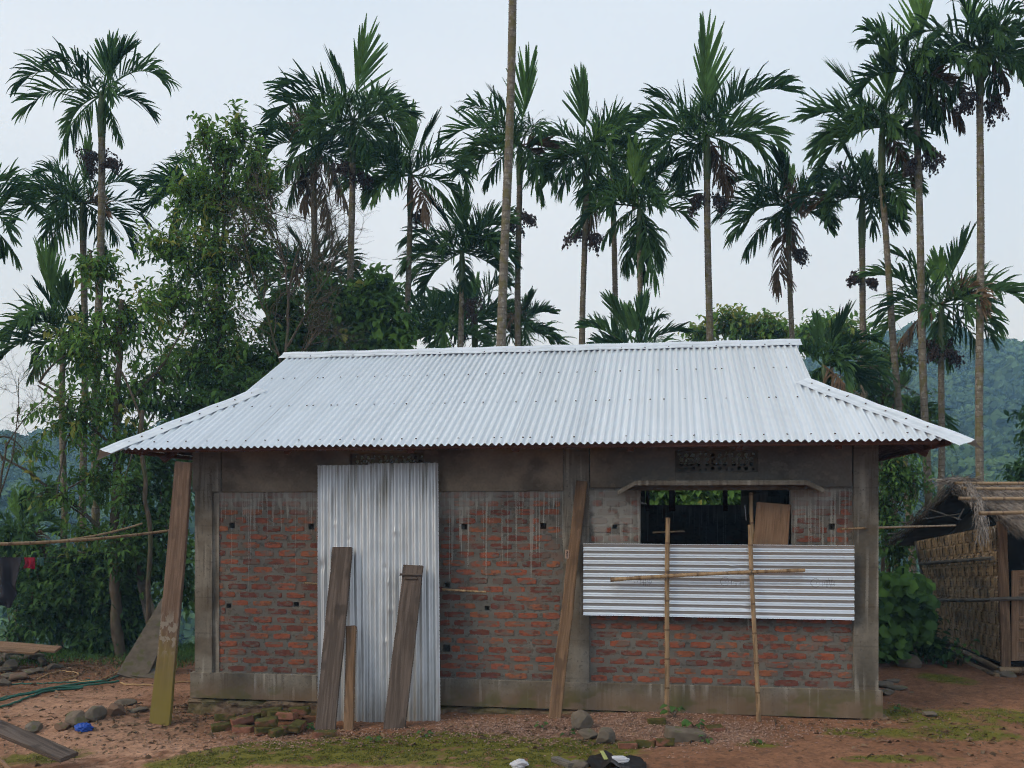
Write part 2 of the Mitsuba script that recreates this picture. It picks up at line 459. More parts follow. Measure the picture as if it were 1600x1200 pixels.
def ground_fn(p, n, uv):
    x, y = p.x, p.y
    f1 = fbm(x * 1.3, y * 1.3, 0.0, 4); f2 = fbm(x * 9, y * 9, 3.0, 3); f3 = fbm(x * 42, y * 42, 1.0, 3)
    c = mix((.110, .052, .030), (.200, .102, .060), f1)
    sand = blobs(SAND, x, y, dr)
    c = mix(c, (.31, .182, .122), dr.clip(sand, 0, 1) * smoothstep(.25, .6, f1 + .4 * (f2 - .4)))
    chip = dr.clip(blobs(CHIP, x, y, dr), 0, 1)
    c = mix(c, mix((.13, .075, .052), (.27, .175, .130), f3), chip * .7)
    lit = dr.clip(blobs(LITTER, x, y, dr), 0, 1)
    c = mix(c, (.085, .052, .034), lit * smoothstep(.35, .6, f2) * .8)
    c = c * (.70 + .6 * f3) * (.76 + .48 * f2)
    c = mix(c, (.07, .045, .03), smoothstep(.60, .72, fbm(x * 24, y * 24, 6.0, 3)) * .55)
    m = blobs(MOSS, x, y, dr) * (.35 + 1.3 * fbm(x * 5.5, y * 5.5, 11.0, 4))
    m = smoothstep(.40, .80, m) * smoothstep(.30, .52, f2 + .25 * f3)
    c = mix(c, mix((.042, .050, .010), (.125, .125, .020), f3 * .6 + f2 * .5), m * .9)
    far = smoothstep(16.0, 18.5, y)
    return mix(c, mix((.028, .040, .014), (.07, .075, .028), f2), far * .85)


def ground_bump(p, n, uv): return fbm(p.x * 26, p.y * 26, 2.0, 4)


def forest_fn(p, n, uv):
    c = mix((.012, .030, .018), (.080, .140, .058), uv.x)
    return c * (.7 + .6 * noise(p.x * .09, p.y * .09, p.z * .09))


B = scene
B['mat_brick'] = bump(prin(proc(brick_fn), .9), rough_fn, .004)
B['mat_mortar'] = bump(prin(proc(mortar_fn), .95), rough_fn, .006)
B['mat_concrete'] = bump(prin(proc(concrete_fn), .92), rough_fn, .004)
B['mat_footing'] = bump(prin(proc(footing_fn), .95), rough_fn, .012)
B['mat_plaster'] = bump(prin(proc(plaster_fn), .92), rough_fn, .0015)
B['mat_galv'] = prin(proc(galv_fn), .34, metallic=.5, specular=.5)
B['mat_sheet'] = prin(proc(old_galv_fn), .42, metallic=.65, specular=.5)
B['mat_sheet_clean'] = prin(proc(galv_fn), .34, metallic=.8, specular=.5)
B['mat_wood_dark'] = prin(proc(wood_fn((.058, .043, .035), (.110, .084, .070), (.036, .027, .022))), .8)
B['mat_wood_brown'] = prin(proc(wood_fn((.115, .066, .036), (.185, .115, .066), (.08, .048, .03))), .75)
B['mat_wood_mossy'] = prin(proc(wood_fn((.110, .068, .046), (.160, .105, .074), (.09, .06, .045), .9)), .8)
B['mat_wood_grey'] = prin(proc(wood_fn((.075, .068, .058), (.135, .122, .105), (.05, .045, .037))), .85)
B['mat_rafter'] = prin(proc(wood_fn((.070, .030, .020), (.135, .060, .040), (.05, .025, .02))), .8)
B['mat_ply'] = prin(proc(wood_fn((.17, .098, .056), (.225, .140, .084), (.13, .08, .05))), .7)
B['mat_bamboo'] = prin(proc(bamboo_fn), .5)
B['mat_weave'] = prin(proc(weave_fn), .65)
B['mat_thatch'] = prin(proc(thatch_fn), .9)
B['mat_leaf'] = {'type': 'principledthin', 'base_color': proc(leaf_fn), 'roughness': .42, 'diff_trans': .9, 'eta': 1.4}
B['mat_bark'] = bump(prin(proc(bark_fn), .9), rough_fn, .01)
B['mat_palm_trunk'] = prin(proc(palm_trunk_fn), .9)
B['mat_shaft'] = prin(proc(shaft_fn), .55)
B['mat_stone'] = bump(prin(proc(stone_fn), .9), rough_fn, .006)
B['mat_mossbrick'] = prin(proc(mossbrick_fn), .95)
B['mat_ground'] = bump(prin(proc(ground_fn), .97, specular=.1), ground_bump, .02, 4e-3)
B['mat_forest'] = two({'type': 'diffuse', 'reflectance': proc(forest_fn)})
B['mat_dry'] = prin(proc(lambda p, n, uv: mix((.065, .040, .022), (.20, .135, .082), uv.x) * (.6 + .8 * noise(p.x * 14, p.y * 14, p.z * 14))), .85)
B['mat_fruit'] = prin((.040, .030, .031), .8)
B['mat_chip'] = prin(proc(lambda p, n, uv: mix((.13, .065, .045), (.36, .25, .20), uv.x)), .9)
B['mat_moss'] = prin(proc(lambda p, n, uv: mix((.034, .044, .008), (.125, .130, .020), uv.x)), .95)
B['mat_cloth_dark'] = prin((.018, .017, .024), .9)
B['mat_cloth_red'] = prin((.23, .006, .022), .85)
B['mat_cloth_green'] = prin((.035, .085, .07), .85)
B['mat_blue'] = prin((.012, .06, .33), .4)
B['mat_hose_green'] = prin((.030, .115, .085), .4)
B['mat_hose_tan'] = prin((.34, .22, .11), .6)
B['mat_black'] = prin((.012, .012, .013), .35)
B['mat_white'] = prin((.45, .46, .50), .5)
B['mat_screw'] = prin((.075, .06, .06), .6)
B['mat_dark'] = prin((.02, .019, .017), .9)
B['mat_ink'] = prin((.10, .10, .115), .7)
B['mat_strap'] = prin((.30, .33, .12), .5)

# ---------------------------------------------------------------- the ground, the valley and the far hill
def axis(segs):
    out = []
    for a, b, s in segs: out.append(np.arange(a, b, s))
    return np.concatenate(out + [[segs[-1][1]]])


gx = axis([(-420, -60, 24), (-60, -14, 2.2), (-14, -7, .25), (-7, 7.6, .045), (7.6, 14, .25), (14, 60, 2.2), (60, 421, 24)])
gy = axis([(-60, -6, 4), (-6, 7.6, .5), (7.6, 14, .045), (14, 19, .10), (19, 30, .4), (30, 70, 2)])
GX, GY = np.meshgrid(gx, gy, indexing='ij')
gv = np.stack([GX, GY, ground_z(GX, GY)], -1).reshape(-1, 3)
add('ground', (gv, grid_faces(len(gx), len(gy))[:, ::1]), 'mat_ground', smooth=True, kind='structure', label='red brown earth yard with moss, wood chips and leaf litter', cat='ground')

CREST = np.array([[-1600, 40], [-800, 70], [0, 86], [300, 120], [900, 150], [1100, 195], [1250, 240], [1370, 284], [1430, 282], [1500, 264], [1600, 268], [1900, 310], [2600, 330], [3600, 250]])


def hill_z(x, y):
    q = np.stack([x, y, x * 0], -1)
    px = 800 + x * F / 300.0
    top = np.interp(px, CREST[:, 0], CREST[:, 1]) * 300 / F - 3
    t = np.clip((y - 62) / 238.0, 0, 1)
    back = sstep(300, 420, y)
    z = -14 + (top + 14) * (t ** 1.15) * (1 - .45 * back)
    z = z + (meshkit.fbm(q * .018, 4, 21) - .5) * 22 * np.clip(t * 2.2, 0.15, 1) * (1 - .9 * sstep(.8, 1, t)) + (meshkit.fbm(q * .07, 3, 22) - .5) * 5
    return z


hx = np.linspace(-420, 420, 141); hy = np.r_[np.linspace(46, 300, 75), np.linspace(310, 480, 12)]
HX_, HY_ = np.meshgrid(hx, hy, indexing='ij')
hv = np.stack([HX_, HY_, hill_z(HX_, HY_)], -1).reshape(-1, 3)
add('hill', (hv, grid_faces(len(hx), len(hy))), 'mat_forest', smooth=True, uv=np.full((len(hv), 2), .2), kind='structure', label='forested blue green hill rising across the valley', cat='hill')


def canopy_variant(seed):
    r = np.random.default_rng(seed)
    m = trimesh.creation.icosphere(subdivisions=2)
    v = np.array(m.vertices)
    v *= (0.70 + .55 * (meshkit.fbm(v * 1.7 + seed * 3, 3, seed) - .5))[:, None]
    v[:, 2] = v[:, 2] * .8
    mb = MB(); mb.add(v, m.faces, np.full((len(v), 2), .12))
    n = 230
    d = nrm(r.normal(size=(n, 3))); d[:, 2] = np.abs(d[:, 2]) * 1.1 - .25; d = nrm(d)
    rad = 0.62 + .45 * meshkit.fbm(d * 1.9 + seed, 3, seed)
    c = d * rad[:, None] * np.array([1, 1, .85])
    nn = nrm(d + r.normal(size=(n, 3)) * .55)
    a = nrm(np.cross(nn, r.normal(size=(n, 3)))); b = np.cross(nn, a)
    s = (.10 + .13 * r.random(n))[:, None]
    vv = np.stack([c + a * s, c + b * s * .8, c - a * s, c - b * s * .8], 1).reshape(-1, 3)
    f = (np.arange(n)[:, None] * 4 + np.array([0, 1, 2, 3])[None])
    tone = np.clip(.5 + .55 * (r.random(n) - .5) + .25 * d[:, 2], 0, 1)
    mb.add(vv, f, np.stack([np.repeat(tone, 4), np.zeros(4 * n)], -1))
    return mb.get()


CANOPY = [canopy_variant(s) for s in range(6)]
mb = MB(); r = np.random.default_rng(31)
cnt = 0
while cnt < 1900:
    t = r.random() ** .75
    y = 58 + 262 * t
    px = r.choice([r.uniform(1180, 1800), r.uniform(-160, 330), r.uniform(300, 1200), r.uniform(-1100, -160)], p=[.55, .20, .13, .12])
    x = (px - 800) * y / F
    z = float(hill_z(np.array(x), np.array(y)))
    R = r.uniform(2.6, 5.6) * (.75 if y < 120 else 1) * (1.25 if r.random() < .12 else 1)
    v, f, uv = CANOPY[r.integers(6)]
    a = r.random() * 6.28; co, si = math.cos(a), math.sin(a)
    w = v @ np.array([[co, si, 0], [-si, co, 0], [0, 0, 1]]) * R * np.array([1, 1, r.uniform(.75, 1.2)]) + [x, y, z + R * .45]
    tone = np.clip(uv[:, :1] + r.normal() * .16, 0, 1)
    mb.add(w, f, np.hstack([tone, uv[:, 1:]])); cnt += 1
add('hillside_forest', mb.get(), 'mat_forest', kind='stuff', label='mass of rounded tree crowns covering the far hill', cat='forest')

# ---------------------------------------------------------------- the brick house
house = thing('brick_house', 'unfinished single storey red brick house with concrete posts under a bright corrugated metal roof', 'house')
EZ, OV, TA, RV = 2.905, .75, .4735, 2.5           # eave height, overhang, roof slope, ridge position
ER = (-.63, 8.36); GB = ((.30, .98), (7.16, .93)) # eave ends, feet of the small gables (u, v)
RU = (.19, 7.17)
ZB = 2.435                                         # underside of the plaster band
DOOR = (1.60, 2.90); WIN = (5.21, 6.82, 1.62, 2.44)


def roof_z(v): return EZ + (np.minimum(v, 5.0 - v) + OV) * TA


def mbox(u0, u1, v0, v1, z0, z1): return m3.Manifold.cube((u1 - u0, v1 - v0, z1 - z0)).translate((u0, v0, z0))


def man_house(m):
    a = m.to_mesh(); return HX(a.vert_properties[:, :3]), np.array(a.tri_verts)


holes = [(WU(*q), s) for q, s in (((360, 821), .07), ((484, 823), .07), ((355, 947), .06), ((461, 945), .06), ((724, 823), .07), ((848, 822), .07), ((960, 823), .05), ((1301, 823), .07),
                                  ((760, 951), .055), ((696, 1014), .09), ((697, 915), .07))]
wall = mbox(.02, 7.68, .045, .24, -.32, 3.1)
wall -= mbox(DOOR[0], DOOR[1], 0, .3, -.1, 2.42)
wall -= mbox(WIN[0], WIN[1], 0, .3, WIN[2], WIN[3])
for (u, z), s in holes: wall -= mbox(u - s / 2, u + s / 2, 0, .16, z - s * .47, z + s * .47)
VENTS = [(1.90, 2.77, 2.63, 2.875), (5.59, 6.47, 2.628, 2.868)]
for u0, u1, z0, z1 in VENTS: wall -= mbox(u0, u1, -.1, .3, z0, z1)
wall += mbox(.02, .24, .24, 5, -.32, 3.0) + mbox(7.46, 7.68, .24, 5, -.32, 3.0)
back = mbox(.02, 7.68, 4.8, 5, -.32, 2.95)
bu0, bz = WU(1008, 789, 4.9); bu1, _ = WU(1168, 789, 4.9)
back -= mbox(bu0, bu1, 4.7, 5.1, bz, 2.66)
wall += back
add('wall', man_house(wall), 'mat_mortar', house)
wk = house + '__wall'


def brick_mesh(u0, u1, z0, z1, v, r, proud):
    n = 14
    w, h = u1 - u0, z1 - z0; cu, cz = (u0 + u1) / 2, (z0 + z1) / 2
    t = (np.arange(n) + .5) / n * 2 * np.pi
    c, s = np.cos(t), np.sin(t)
    e = 7.0
    k = (np.abs(c) ** e + np.abs(s) ** e) ** (-1 / e)
    jit = 1 + r.normal(size=n) * .03
    x = c * k * w / 2 * (1 - np.abs(r.normal(size=n)) * .035); y = s * k * h / 2 * jit
    a = r.normal() * .012
    tilt = r.normal() * .0025
    rings = []
    for sc, d in ((1.03, .012), (1.0, -proud * .55), (.93, -proud)):
        xx, yy = x * (1 - (1 - sc) * h / w), y * sc
        rings.append(np.stack([cu + xx - yy * a, np.full(n, v + d) + tilt * (xx / w) * (d < 0), cz + yy + xx * a], -1))
    V = np.vstack(rings + [np.array([[cu, v - proud * 1.1, cz]])])
    i = np.arange(n); j = (i + 1) % n
    f = np.vstack([np.stack([q * n + i, q * n + j, (q + 1) * n + j, (q + 1) * n + i], 1)[:, [0, 1, 2]] for q in range(2)] +
                  [np.stack([q * n + i, (q + 1) * n + j, (q + 1) * n + i], 1) for q in range(2)] + [np.stack([2 * n + i, 2 * n + j, np.full(n, 3 * n)], 1)])
    return V, f


r = np.random.default_rng(5)
PITCH, BL = .0965, .285
hidden = MB(); nb = 0
r_sheet = (WU(911, 850)[0] - .02, WU(1335, 850)[0], 1.15, 1.88)
for row in range(22):
    z0 = .318 + row * PITCH
    for a, b in ((.225, DOOR[0] - .02), (DOOR[1] + .02, 4.33), (4.66, 7.45)):
        u = a - (BL * (.25 + .5 * (row % 2)) + r.uniform(0, .06)) % BL
        while u < b:
            L = BL + r.normal() * .012; g = .045 + r.random() * .018
            u0, u1 = max(a + .005, u + g / 2), min(b - .005, u + L - g / 2)
            zz0, zz1 = z0 + .010 + r.random() * .007, z0 + .079 + r.normal() * .003
            u += L
            if u1 - u0 < .05: continue
            if u1 > WIN[0] - .0 and u0 < WIN[1] + 0 and zz1 > WIN[2] - .01:
                if u0 < WIN[0] - .05: u1 = WIN[0] - .01
                elif u1 > WIN[1] + .05: u0 = WIN[1] + .01
                else: continue
            skip = False
            for (hu_, hz), s in holes:
                if u1 > hu_ - s / 2 - .01 and u0 < hu_ + s / 2 + .01 and zz1 > hz - s * .4 and zz0 < hz + s * .4:
                    if hu_ - s / 2 - u0 > .06: u1 = hu_ - s / 2 - .012
                    elif u1 - hu_ - s / 2 > .06: u0 = hu_ + s / 2 + .012
                    else: skip = True
            if skip: continue
            V, f = brick_mesh(u0, u1, zz0, zz1, .045, r, r.uniform(.002, .010))
            tone, hue = r.random(), r.random()
            uv = np.tile([[tone, hue]], (len(V), 1))
            if (r_sheet[0] < u0 and u1 < r_sheet[1] and r_sheet[2] < zz0 and zz1 < r_sheet[3]) or (row == 21 and nb > 285):
                hidden.add(HX(V), f, uv)
            else:
                nb += 1
                if nb <= 300: add('brick', (HX(V), f, uv), 'mat_brick', wk)
                else: hidden.add(HX(V), f, uv)
add('brick_rest', hidden.get(), 'mat_brick', wk, kind='stuff')


def relief_panel(u0, u1, z0, z1, base, amp, step, seed, extra=None, ret=.06):
    """a rough face in a house plane, with returns at the edges"""
    us = np.linspace(u0, u1, max(3, int((u1 - u0) / step))); zs = np.linspace(z0, z1, max(3, int((z1 - z0) / step)))
    A, Z = np.meshgrid(us, zs, indexing='ij')
    q = np.stack([A * 9, Z * 9, A * 0 + seed], -1)
    D = base - amp * (meshkit.fbm(q, 4, seed) - .5) * 2
    if extra is not None: D = D + extra(A, Z)
    D[[0, -1], :] += ret; D[:, [0, -1]] += ret
    return H(A, D, Z).reshape(-1, 3), grid_faces(len(us), len(zs))[:, ::-1]


def solid_panel(u0, u1, z0, z1, base, depth, amp, step, seed, extra=None):
    v, f = relief_panel(u0, u1, z0, z1, base, amp, step, seed, extra, ret=0)
    nu, nz = max(3, int((u1 - u0) / step)), max(3, int((z1 - z0) / step))
    if f.shape[1] == 4: f = np.vstack([f[:, [0, 1, 2]], f[:, [0, 2, 3]]])
    idx = np.arange(nu * nz).reshape(nu, nz)
    ring = np.r_[idx[:, 0], idx[-1, 1:], idx[-2::-1, -1], idx[0, -2:0:-1]]
    bk = v[ring] + np.r_[HV * depth, 0]
    n = len(ring); k = np.arange(n)
    q = np.stack([ring[k], ring[(k + 1) % n], len(v) + (k + 1) % n, len(v) + k], 1)
    V = np.vstack([v, bk])
    return V, np.vstack([f, q[:, [0, 2, 1]], q[:, [0, 3, 2]]])


band = lambda a, z: .006 * np.sin(a * 3) * 0
for u0, u1 in ((.34, 1.90), (1.90, 2.77), (2.77, 4.36), (4.66, 5.59), (5.59, 6.47), (6.47, 7.44)):
    pieces = [(ZB, 3.1)]
    if (u0, u1) in ((1.90, 2.77), (5.59, 6.47)): pieces = [(ZB, 2.630 - .002), (2.873, 3.1)]
    for z0, z1 in pieces:
        add('plaster_band', solid_panel(u0 + .001, u1 - .001, z0 + (0.0 if u0 < 4.5 else .035) * (z0 == ZB), z1, .012, .06, .003, .035, int(u0 * 10)), 'mat_plaster', house)
# concrete posts
add('column', solid_panel(.012, .225, .30, 2.50, 0, .21, .004, .02, 3), 'mat_concrete', house)
add('column', solid_panel(-.02, .33, 2.44, 3.08, .004, .2, .004, .025, 4), 'mat_concrete', house)
add('column', solid_panel(4.365, 4.65, .30, 3.08, .018, .15, .004, .02, 5), 'mat_concrete', house)
add('column', solid_panel(7.455, 7.705, .30, 3.08, 0, .22, .006, .02, 6), 'mat_concrete', house)
add('column', solid_panel(.225, .30, .31, 2.42, .030, .04, .006, .02, 7), 'mat_concrete', house)
# plinth beam and the crumbling footing under it
add('plinth', solid_panel(-.035, 7.745, .02, .315, -.022, .25, .005, .022, 8), 'mat_concrete', house)
foot = lambda a, z: -.10 * (meshkit.fbm(np.stack([a * 6, z * 11, a * 0], -1), 4, 31) - .30) - .05 * sstep(.0, -.25, z) + .09 * sstep(-.035, .025, z + .03 * (meshkit.noise(np.stack([a * 7, a * 0, a * 0], -1), 3) - .5)) * sstep(7.72, 7.5, a)
add('footing', solid_panel(-.06, 7.80, -.36, .035, -.012, .25, .022, .018, 9, foot), 'mat_footing', house)
# mortar rim and lintel over the window, dark jambs
add('lintel', solid_panel(WIN[0] - .15, WIN[1] + .15, WIN[3] + .002, 2.468, .008, .2, .002, .04, 12), 'mat_plaster', house)
# sunshade: a thin slab with both ends bent down
prof = [(WU(965, 767, -.30)), (WU(992, 752, -.30)), (WU(1262, 751, -.30)), (WU(1288, 764, -.30))]
top = np.array([[a, b] for a, b in prof]); th = .045
pu = np.concatenate([np.linspace(top[i, 0], top[i + 1, 0], n, endpoint=False) for i, n in ((0, 5), (1, 40), (2, 5))] + [[top[3, 0]]])
pz = np.interp(pu, top[:, 0], top[:, 1]) + .006 * (meshkit.fbm(np.stack([pu * 4, pu * 0, pu * 0], -1), 3, 2) - .5)
pv = np.array([-.30, -.295, .02, .02, -.295, -.30]); po = np.array([0.0, .006, .02, .02 - th, -th, -th + .006])
A = np.repeat(pu[:, None], 6, 1); sv = A * 0 + pv + .006 * (meshkit.fbm(np.stack([A * 8, A * 0, A * 0], -1), 2, 5) - .5); sz = pz[:, None] + po
V = H(A, sv, sz).reshape(-1, 3)
i, j = np.meshgrid(np.arange(len(pu) - 1), np.arange(6), indexing='ij')
q = np.stack([i * 6 + j, i * 6 + (j + 1) % 6, (i + 1) * 6 + (j + 1) % 6, (i + 1) * 6 + j], -1).reshape(-1, 4)
cap = np.array([[0, 1, 5], [1, 4, 5], [1, 2, 4], [2, 3, 4]])
add('sunshade', (V, np.vstack([q[:, [0, 1, 2]], q[:, [0, 2, 3]], cap[:, ::-1], cap + (len(pu) - 1) * 6])), 'mat_concrete', house)
# pierced ventilators
for u0, u1, z0, z1 in VENTS:
    holes2 = []
    nx = 3; w = (u1 - u0 - .03) / nx
    for k in range(nx):
        cx, cz = u0 + .015 + w * (k + .5), (z0 + z1) / 2
        for a in range(8):
            an = a * math.pi / 4 + .39
            for rad, sz in ((.036, .0145), (.080, .0225)):
                pt = sg.Point(cx + rad * 1.25 * math.cos(an), cz + rad * math.sin(an)).buffer(sz, 3)
                holes2.append(pt)
        for sx in (-1, 1):
            for sz_ in (-1, 1): holes2.append(sg.Point(cx + sx * w * .40, cz + sz_ * .085).buffer(.015, 3))
    g = sg.box(u0, z0, u1, z1).difference(unary_union(holes2))
    g = max(getattr(g, 'geoms', [g]), key=lambda q: q.area)
    e = trimesh.creation.extrude_polygon(g, .03, engine='earcut')
    v = np.array(e.vertices)
    add('ventilator', (H(v[:, 0], .10 + v[:, 2], v[:, 1]), np.array(e.faces)[:, ::-1]), 'mat_plaster', house)
# back opening posts, floor, dark partition
for px, w in ((1012, .06), (1050, .10), (1133, .07), (1172, .14)):
    u, _ = WU(px, 780, 4.78)
    v, f = box(u - w / 2, u + w / 2, 4.70, 4.79, bz - .1, 2.72); add('window_post', (HX(v), f), 'mat_rafter', house)
v, f = box(.26, 7.44, .26, 4.78, -.3, .20); add('floor', (HX(v), f), 'mat_mortar', house)
u, _ = WU(1178, 800, 2.4)
v, f = box(u, u + .1, 1.6, 4.7, .21, 2.9); add('partition', (HX(v), f), 'mat_mortar', house)

# roof
LAM, AMP = .077, .0145


def roof_top(u):
    u = np.asarray(u, float)
    v = np.full(u.shape, RV)
    l = u < RU[0]; v = np.where(l, -OV + (u - ER[0]) / (GB[0][0] - ER[0]) * (GB[0][1] + OV), v)
    rr = u > GB[1][0]; v = np.where(rr, -OV + (u - ER[1]) / (GB[1][0] - ER[1]) * (GB[1][1] + OV), v)
    return np.minimum(v, RV)


nrmz = np.array([-TA, 1.0]) / math.hypot(TA, 1)    # (v, z) normal of the front slope
edges = np.linspace(ER[0] + .02, ER[1] - .02, 13)
for side in (0, 1):
    for k in range(12):
        rk = np.random.default_rng(100 + k)
        us = np.arange(edges[k] - .03, edges[k + 1] + .045, LAM / 9)
        vt = roof_top(us); vt = np.where(us < edges[0], -OV + .001, vt)
        t = np.linspace(0, 1, 5)
        ov = -OV + rk.normal() * .008
        Vv = ov + (vt[:, None] - ov) * t[None]
        Au = np.repeat(us[:, None], 5, 1)
        wave = AMP * np.cos(2 * np.pi * Au / LAM) + (.0018 if k % 2 else -.0018) + .004 * (meshkit.fbm(np.stack([Au * 1.1, Vv * 1.4, Au * 0], -1), 3, 4) - .5)
        zz = EZ + (Vv + OV) * TA + wave * nrmz[1]; vv = Vv + wave * nrmz[0]
        if side: vv = 5.0 - vv
        uv = np.stack([Au, Vv], -1).reshape(-1, 2)
        f = grid_faces(len(us), 5)
        add('sheet', (H(Au, vv, zz).reshape(-1, 3), f if not side else f[:, ::-1], uv), 'mat_galv', house + '__roof', smooth=True)
# hipped ends: corrugated skirts under small gables
for s in (0, 1):
    u0, (ug, vg) = ER[s], GB[s]
    sg_ = 1 if s == 0 else -1
    vs = np.arange(-OV + .01, 5 + OV - .01, LAM / 8)
    m = np.minimum(vs, 5 - vs)
    reach = np.clip((m + OV) / (vg + OV), 0, 1) * abs(ug - u0)
    t = np.linspace(0, 1, 4)
    D = reach[:, None] * t[None]
    zg = EZ + (vg + OV) * TA
    wave = AMP * np.cos(2 * np.pi * np.repeat(vs[:, None], 4, 1) / LAM)
    zz = EZ + D * (zg - EZ) / abs(ug - u0) + wave
    f = grid_faces(len(vs), 4)
    add('hip_sheet', (H(u0 + sg_ * D, np.repeat(vs[:, None], 4, 1), zz).reshape(-1, 3), f, np.stack([D, np.repeat(vs[:, None], 4, 1)], -1).reshape(-1, 2)), 'mat_galv', house + '__roof', smooth=True)
    g = np.array([[ug, vg, zg - .02], [ug, 5 - vg, zg - .02], [ug, RV, EZ + (RV + OV) * TA - .03]])
    g2 = g + [sg_ * .015, 0, 0]
    add('gable', (HX(np.vstack([g, g2])), np.array([[0, 1, 2], [3, 5, 4]])), 'mat_galv', house + '__roof')


def cap_strip(a, b, na, nb, w, n=30, roll=.02, lift=.013):
    """folded capping from a to b (house coords); na, nb: directions down the two slopes"""
    a, b = np.asarray(a, float), np.asarray(b, float)
    d = nrm(b - a); na, nb = nrm(na), nrm(nb); up = nrm(np.cross(d, na) * np.sign(np.cross(d, na)[2]) + np.cross(d, nb) * np.sign(np.cross(d, nb)[2]))
    prof = []
    for s, nn in ((1, na), (-1, nb)):
        p = [(w, .0), (w * .97, .005), (w * .72, .004), (w * .66, .010), (w * .60, .004), (roll * 1.6, .004), (roll, .012)]
        perp = np.cross(d, nn); perp = perp * np.sign(perp[2])
        pts = [nn * x + perp * (y + lift) for x, y in p]
        prof.append(pts)
    pr = prof[0] + [up * (roll + lift)] + prof[1][::-1]
    t = np.linspace(0, 1, n)
    V = np.stack([a + (b - a) * x + np.array(pr) + np.array([0, 0, .004]) * np.sin(x * 23) for x in t])
    m = len(pr)
    uv = np.stack([np.repeat(t[:, None] * np.linalg.norm(b - a), m, 1), np.repeat(np.arange(m)[None] * .03, n, 0)], -1)
    return HX(V.reshape(-1, 3)), grid_faces(n, m), uv.reshape(-1, 2)


zr = EZ + (RV + OV) * TA
cuts = np.linspace(RU[0] - .07, RU[1] + .04, 4)
for k in range(3):
    add('ridge_cap', cap_strip([cuts[k] - .02, RV, zr + .002 * (k % 2)], [cuts[k + 1] + .02, RV, zr + .002 * (k % 2)], [0, -1, -TA], [0, 1, -TA], .215), 'mat_galv', house + '__roof', smooth=40 and False)
for s in (0, 1):
    ug, vg = GB[s]; u0 = ER[s]; zg = EZ + (vg + OV) * TA; sg_ = 1 if s == 0 else -1
    hd = np.array([u0 - ug, -OV - vg, EZ - zg]); hdn = nrm(hd)
    fn_ = np.array([0, -TA, 1.0]); en = nrm([-(zg - EZ) * sg_, 0, abs(ug - u0)])
    da = np.cross(hdn, fn_); da *= np.sign(da @ np.array([sg_, 0, -.3 * 0]) + 1e-9)
    da = nrm(np.cross(fn_, hdn)); da = da if da[0] * sg_ > 0 else -da
    db = nrm(np.cross(en, hdn)); db = db if db[1] > 0 else -db
    a = np.array([ug, vg, zg]) - hdn * .10; b = np.array([u0, -OV, EZ]) + hdn * .10
    add('hip_cap', cap_strip(a, b, da, db, .185), 'mat_galv', house + '__roof')
    a2, b2 = a.copy(), b.copy(); a2[1], b2[1] = 5 - a[1], 5 - b[1]
    da2, db2 = da * [1, -1, 1], db * [1, -1, 1]
    add('hip_cap', cap_strip(a2, b2, da2, db2, .185), 'mat_galv', house + '__roof')
# screws with washers
mb = MB(); r = np.random.default_rng(11)
dome = trimesh.creation.icosphere(subdivisions=1)


def screw(u, v, z, s=.012):
    p = H(u, v, z).reshape(3)
    mb.add(np.array(dome.vertices) * np.array([s, s, s * .7]) + p, dome.faces)


for v0, lo, hi in ((-.62, -.45, 8.2), (.42, .10, 7.55), (1.42, .35, 7.05)):
    u = lo
    while u < hi:
        uu = round(u / LAM) * LAM
        screw(uu, v0 + r.normal() * .012, EZ + (v0 + OV) * TA + AMP + .004, .011)
        u += .225 + r.normal() * .03 if r.random() > .1 else .10
for u in np.arange(.25, 7.15, .31): screw(u, RV - .165, zr - .165 * TA + .022, .010)
for s in (0, 1):
    ug, vg = GB[s]; u0 = ER[s]
    for t in np.arange(.06, .97, .13):
        u, v = ug + (u0 - ug) * t, vg + (-OV - vg) * t
        uu = u + (.09 if s == 0 else -.09)
        screw(uu, v - .0, EZ + (v + OV) * TA + .024, .011)
add('roofing_screws', mb.get(), 'mat_screw', house + '__roof', smooth=True, kind='stuff')
# timber under the eaves
for px in (448, 640, 805, 985, 1155, 1311):
    u, _ = WU(px, 700, -.6)
    z0 = float(roof_z(-.70)); z1 = float(roof_z(RV))
    add('rafter', plank(H(u, -.60, EZ + .15 * TA - .095).reshape(3), H(np.clip(u, .4, 6.95), RV - .05, zr - .15).reshape(3), .07, .11, np.r_[HU, 0], int(px), n=4), 'mat_rafter', house)
    add('rafter', plank(H(u, 5.6, EZ + .15 * TA - .095).reshape(3), H(np.clip(u, .4, 6.95), RV + .05, zr - .15).reshape(3), .07, .11, np.r_[HU, 0], int(px) + 1, n=4), 'mat_rafter', house)
for v0, e in ((-.64, .22), (.9, 1.35), (4.1, 1.35), (5.64, .3)):
    z = float(roof_z(v0)) - .068
    add('purlin', plank(H(ER[0] + e, v0, z).reshape(3), H(ER[1] - e, v0, z).reshape(3), .06, .045, np.r_[HV, 0], 77, n=10), 'mat_rafter', house)
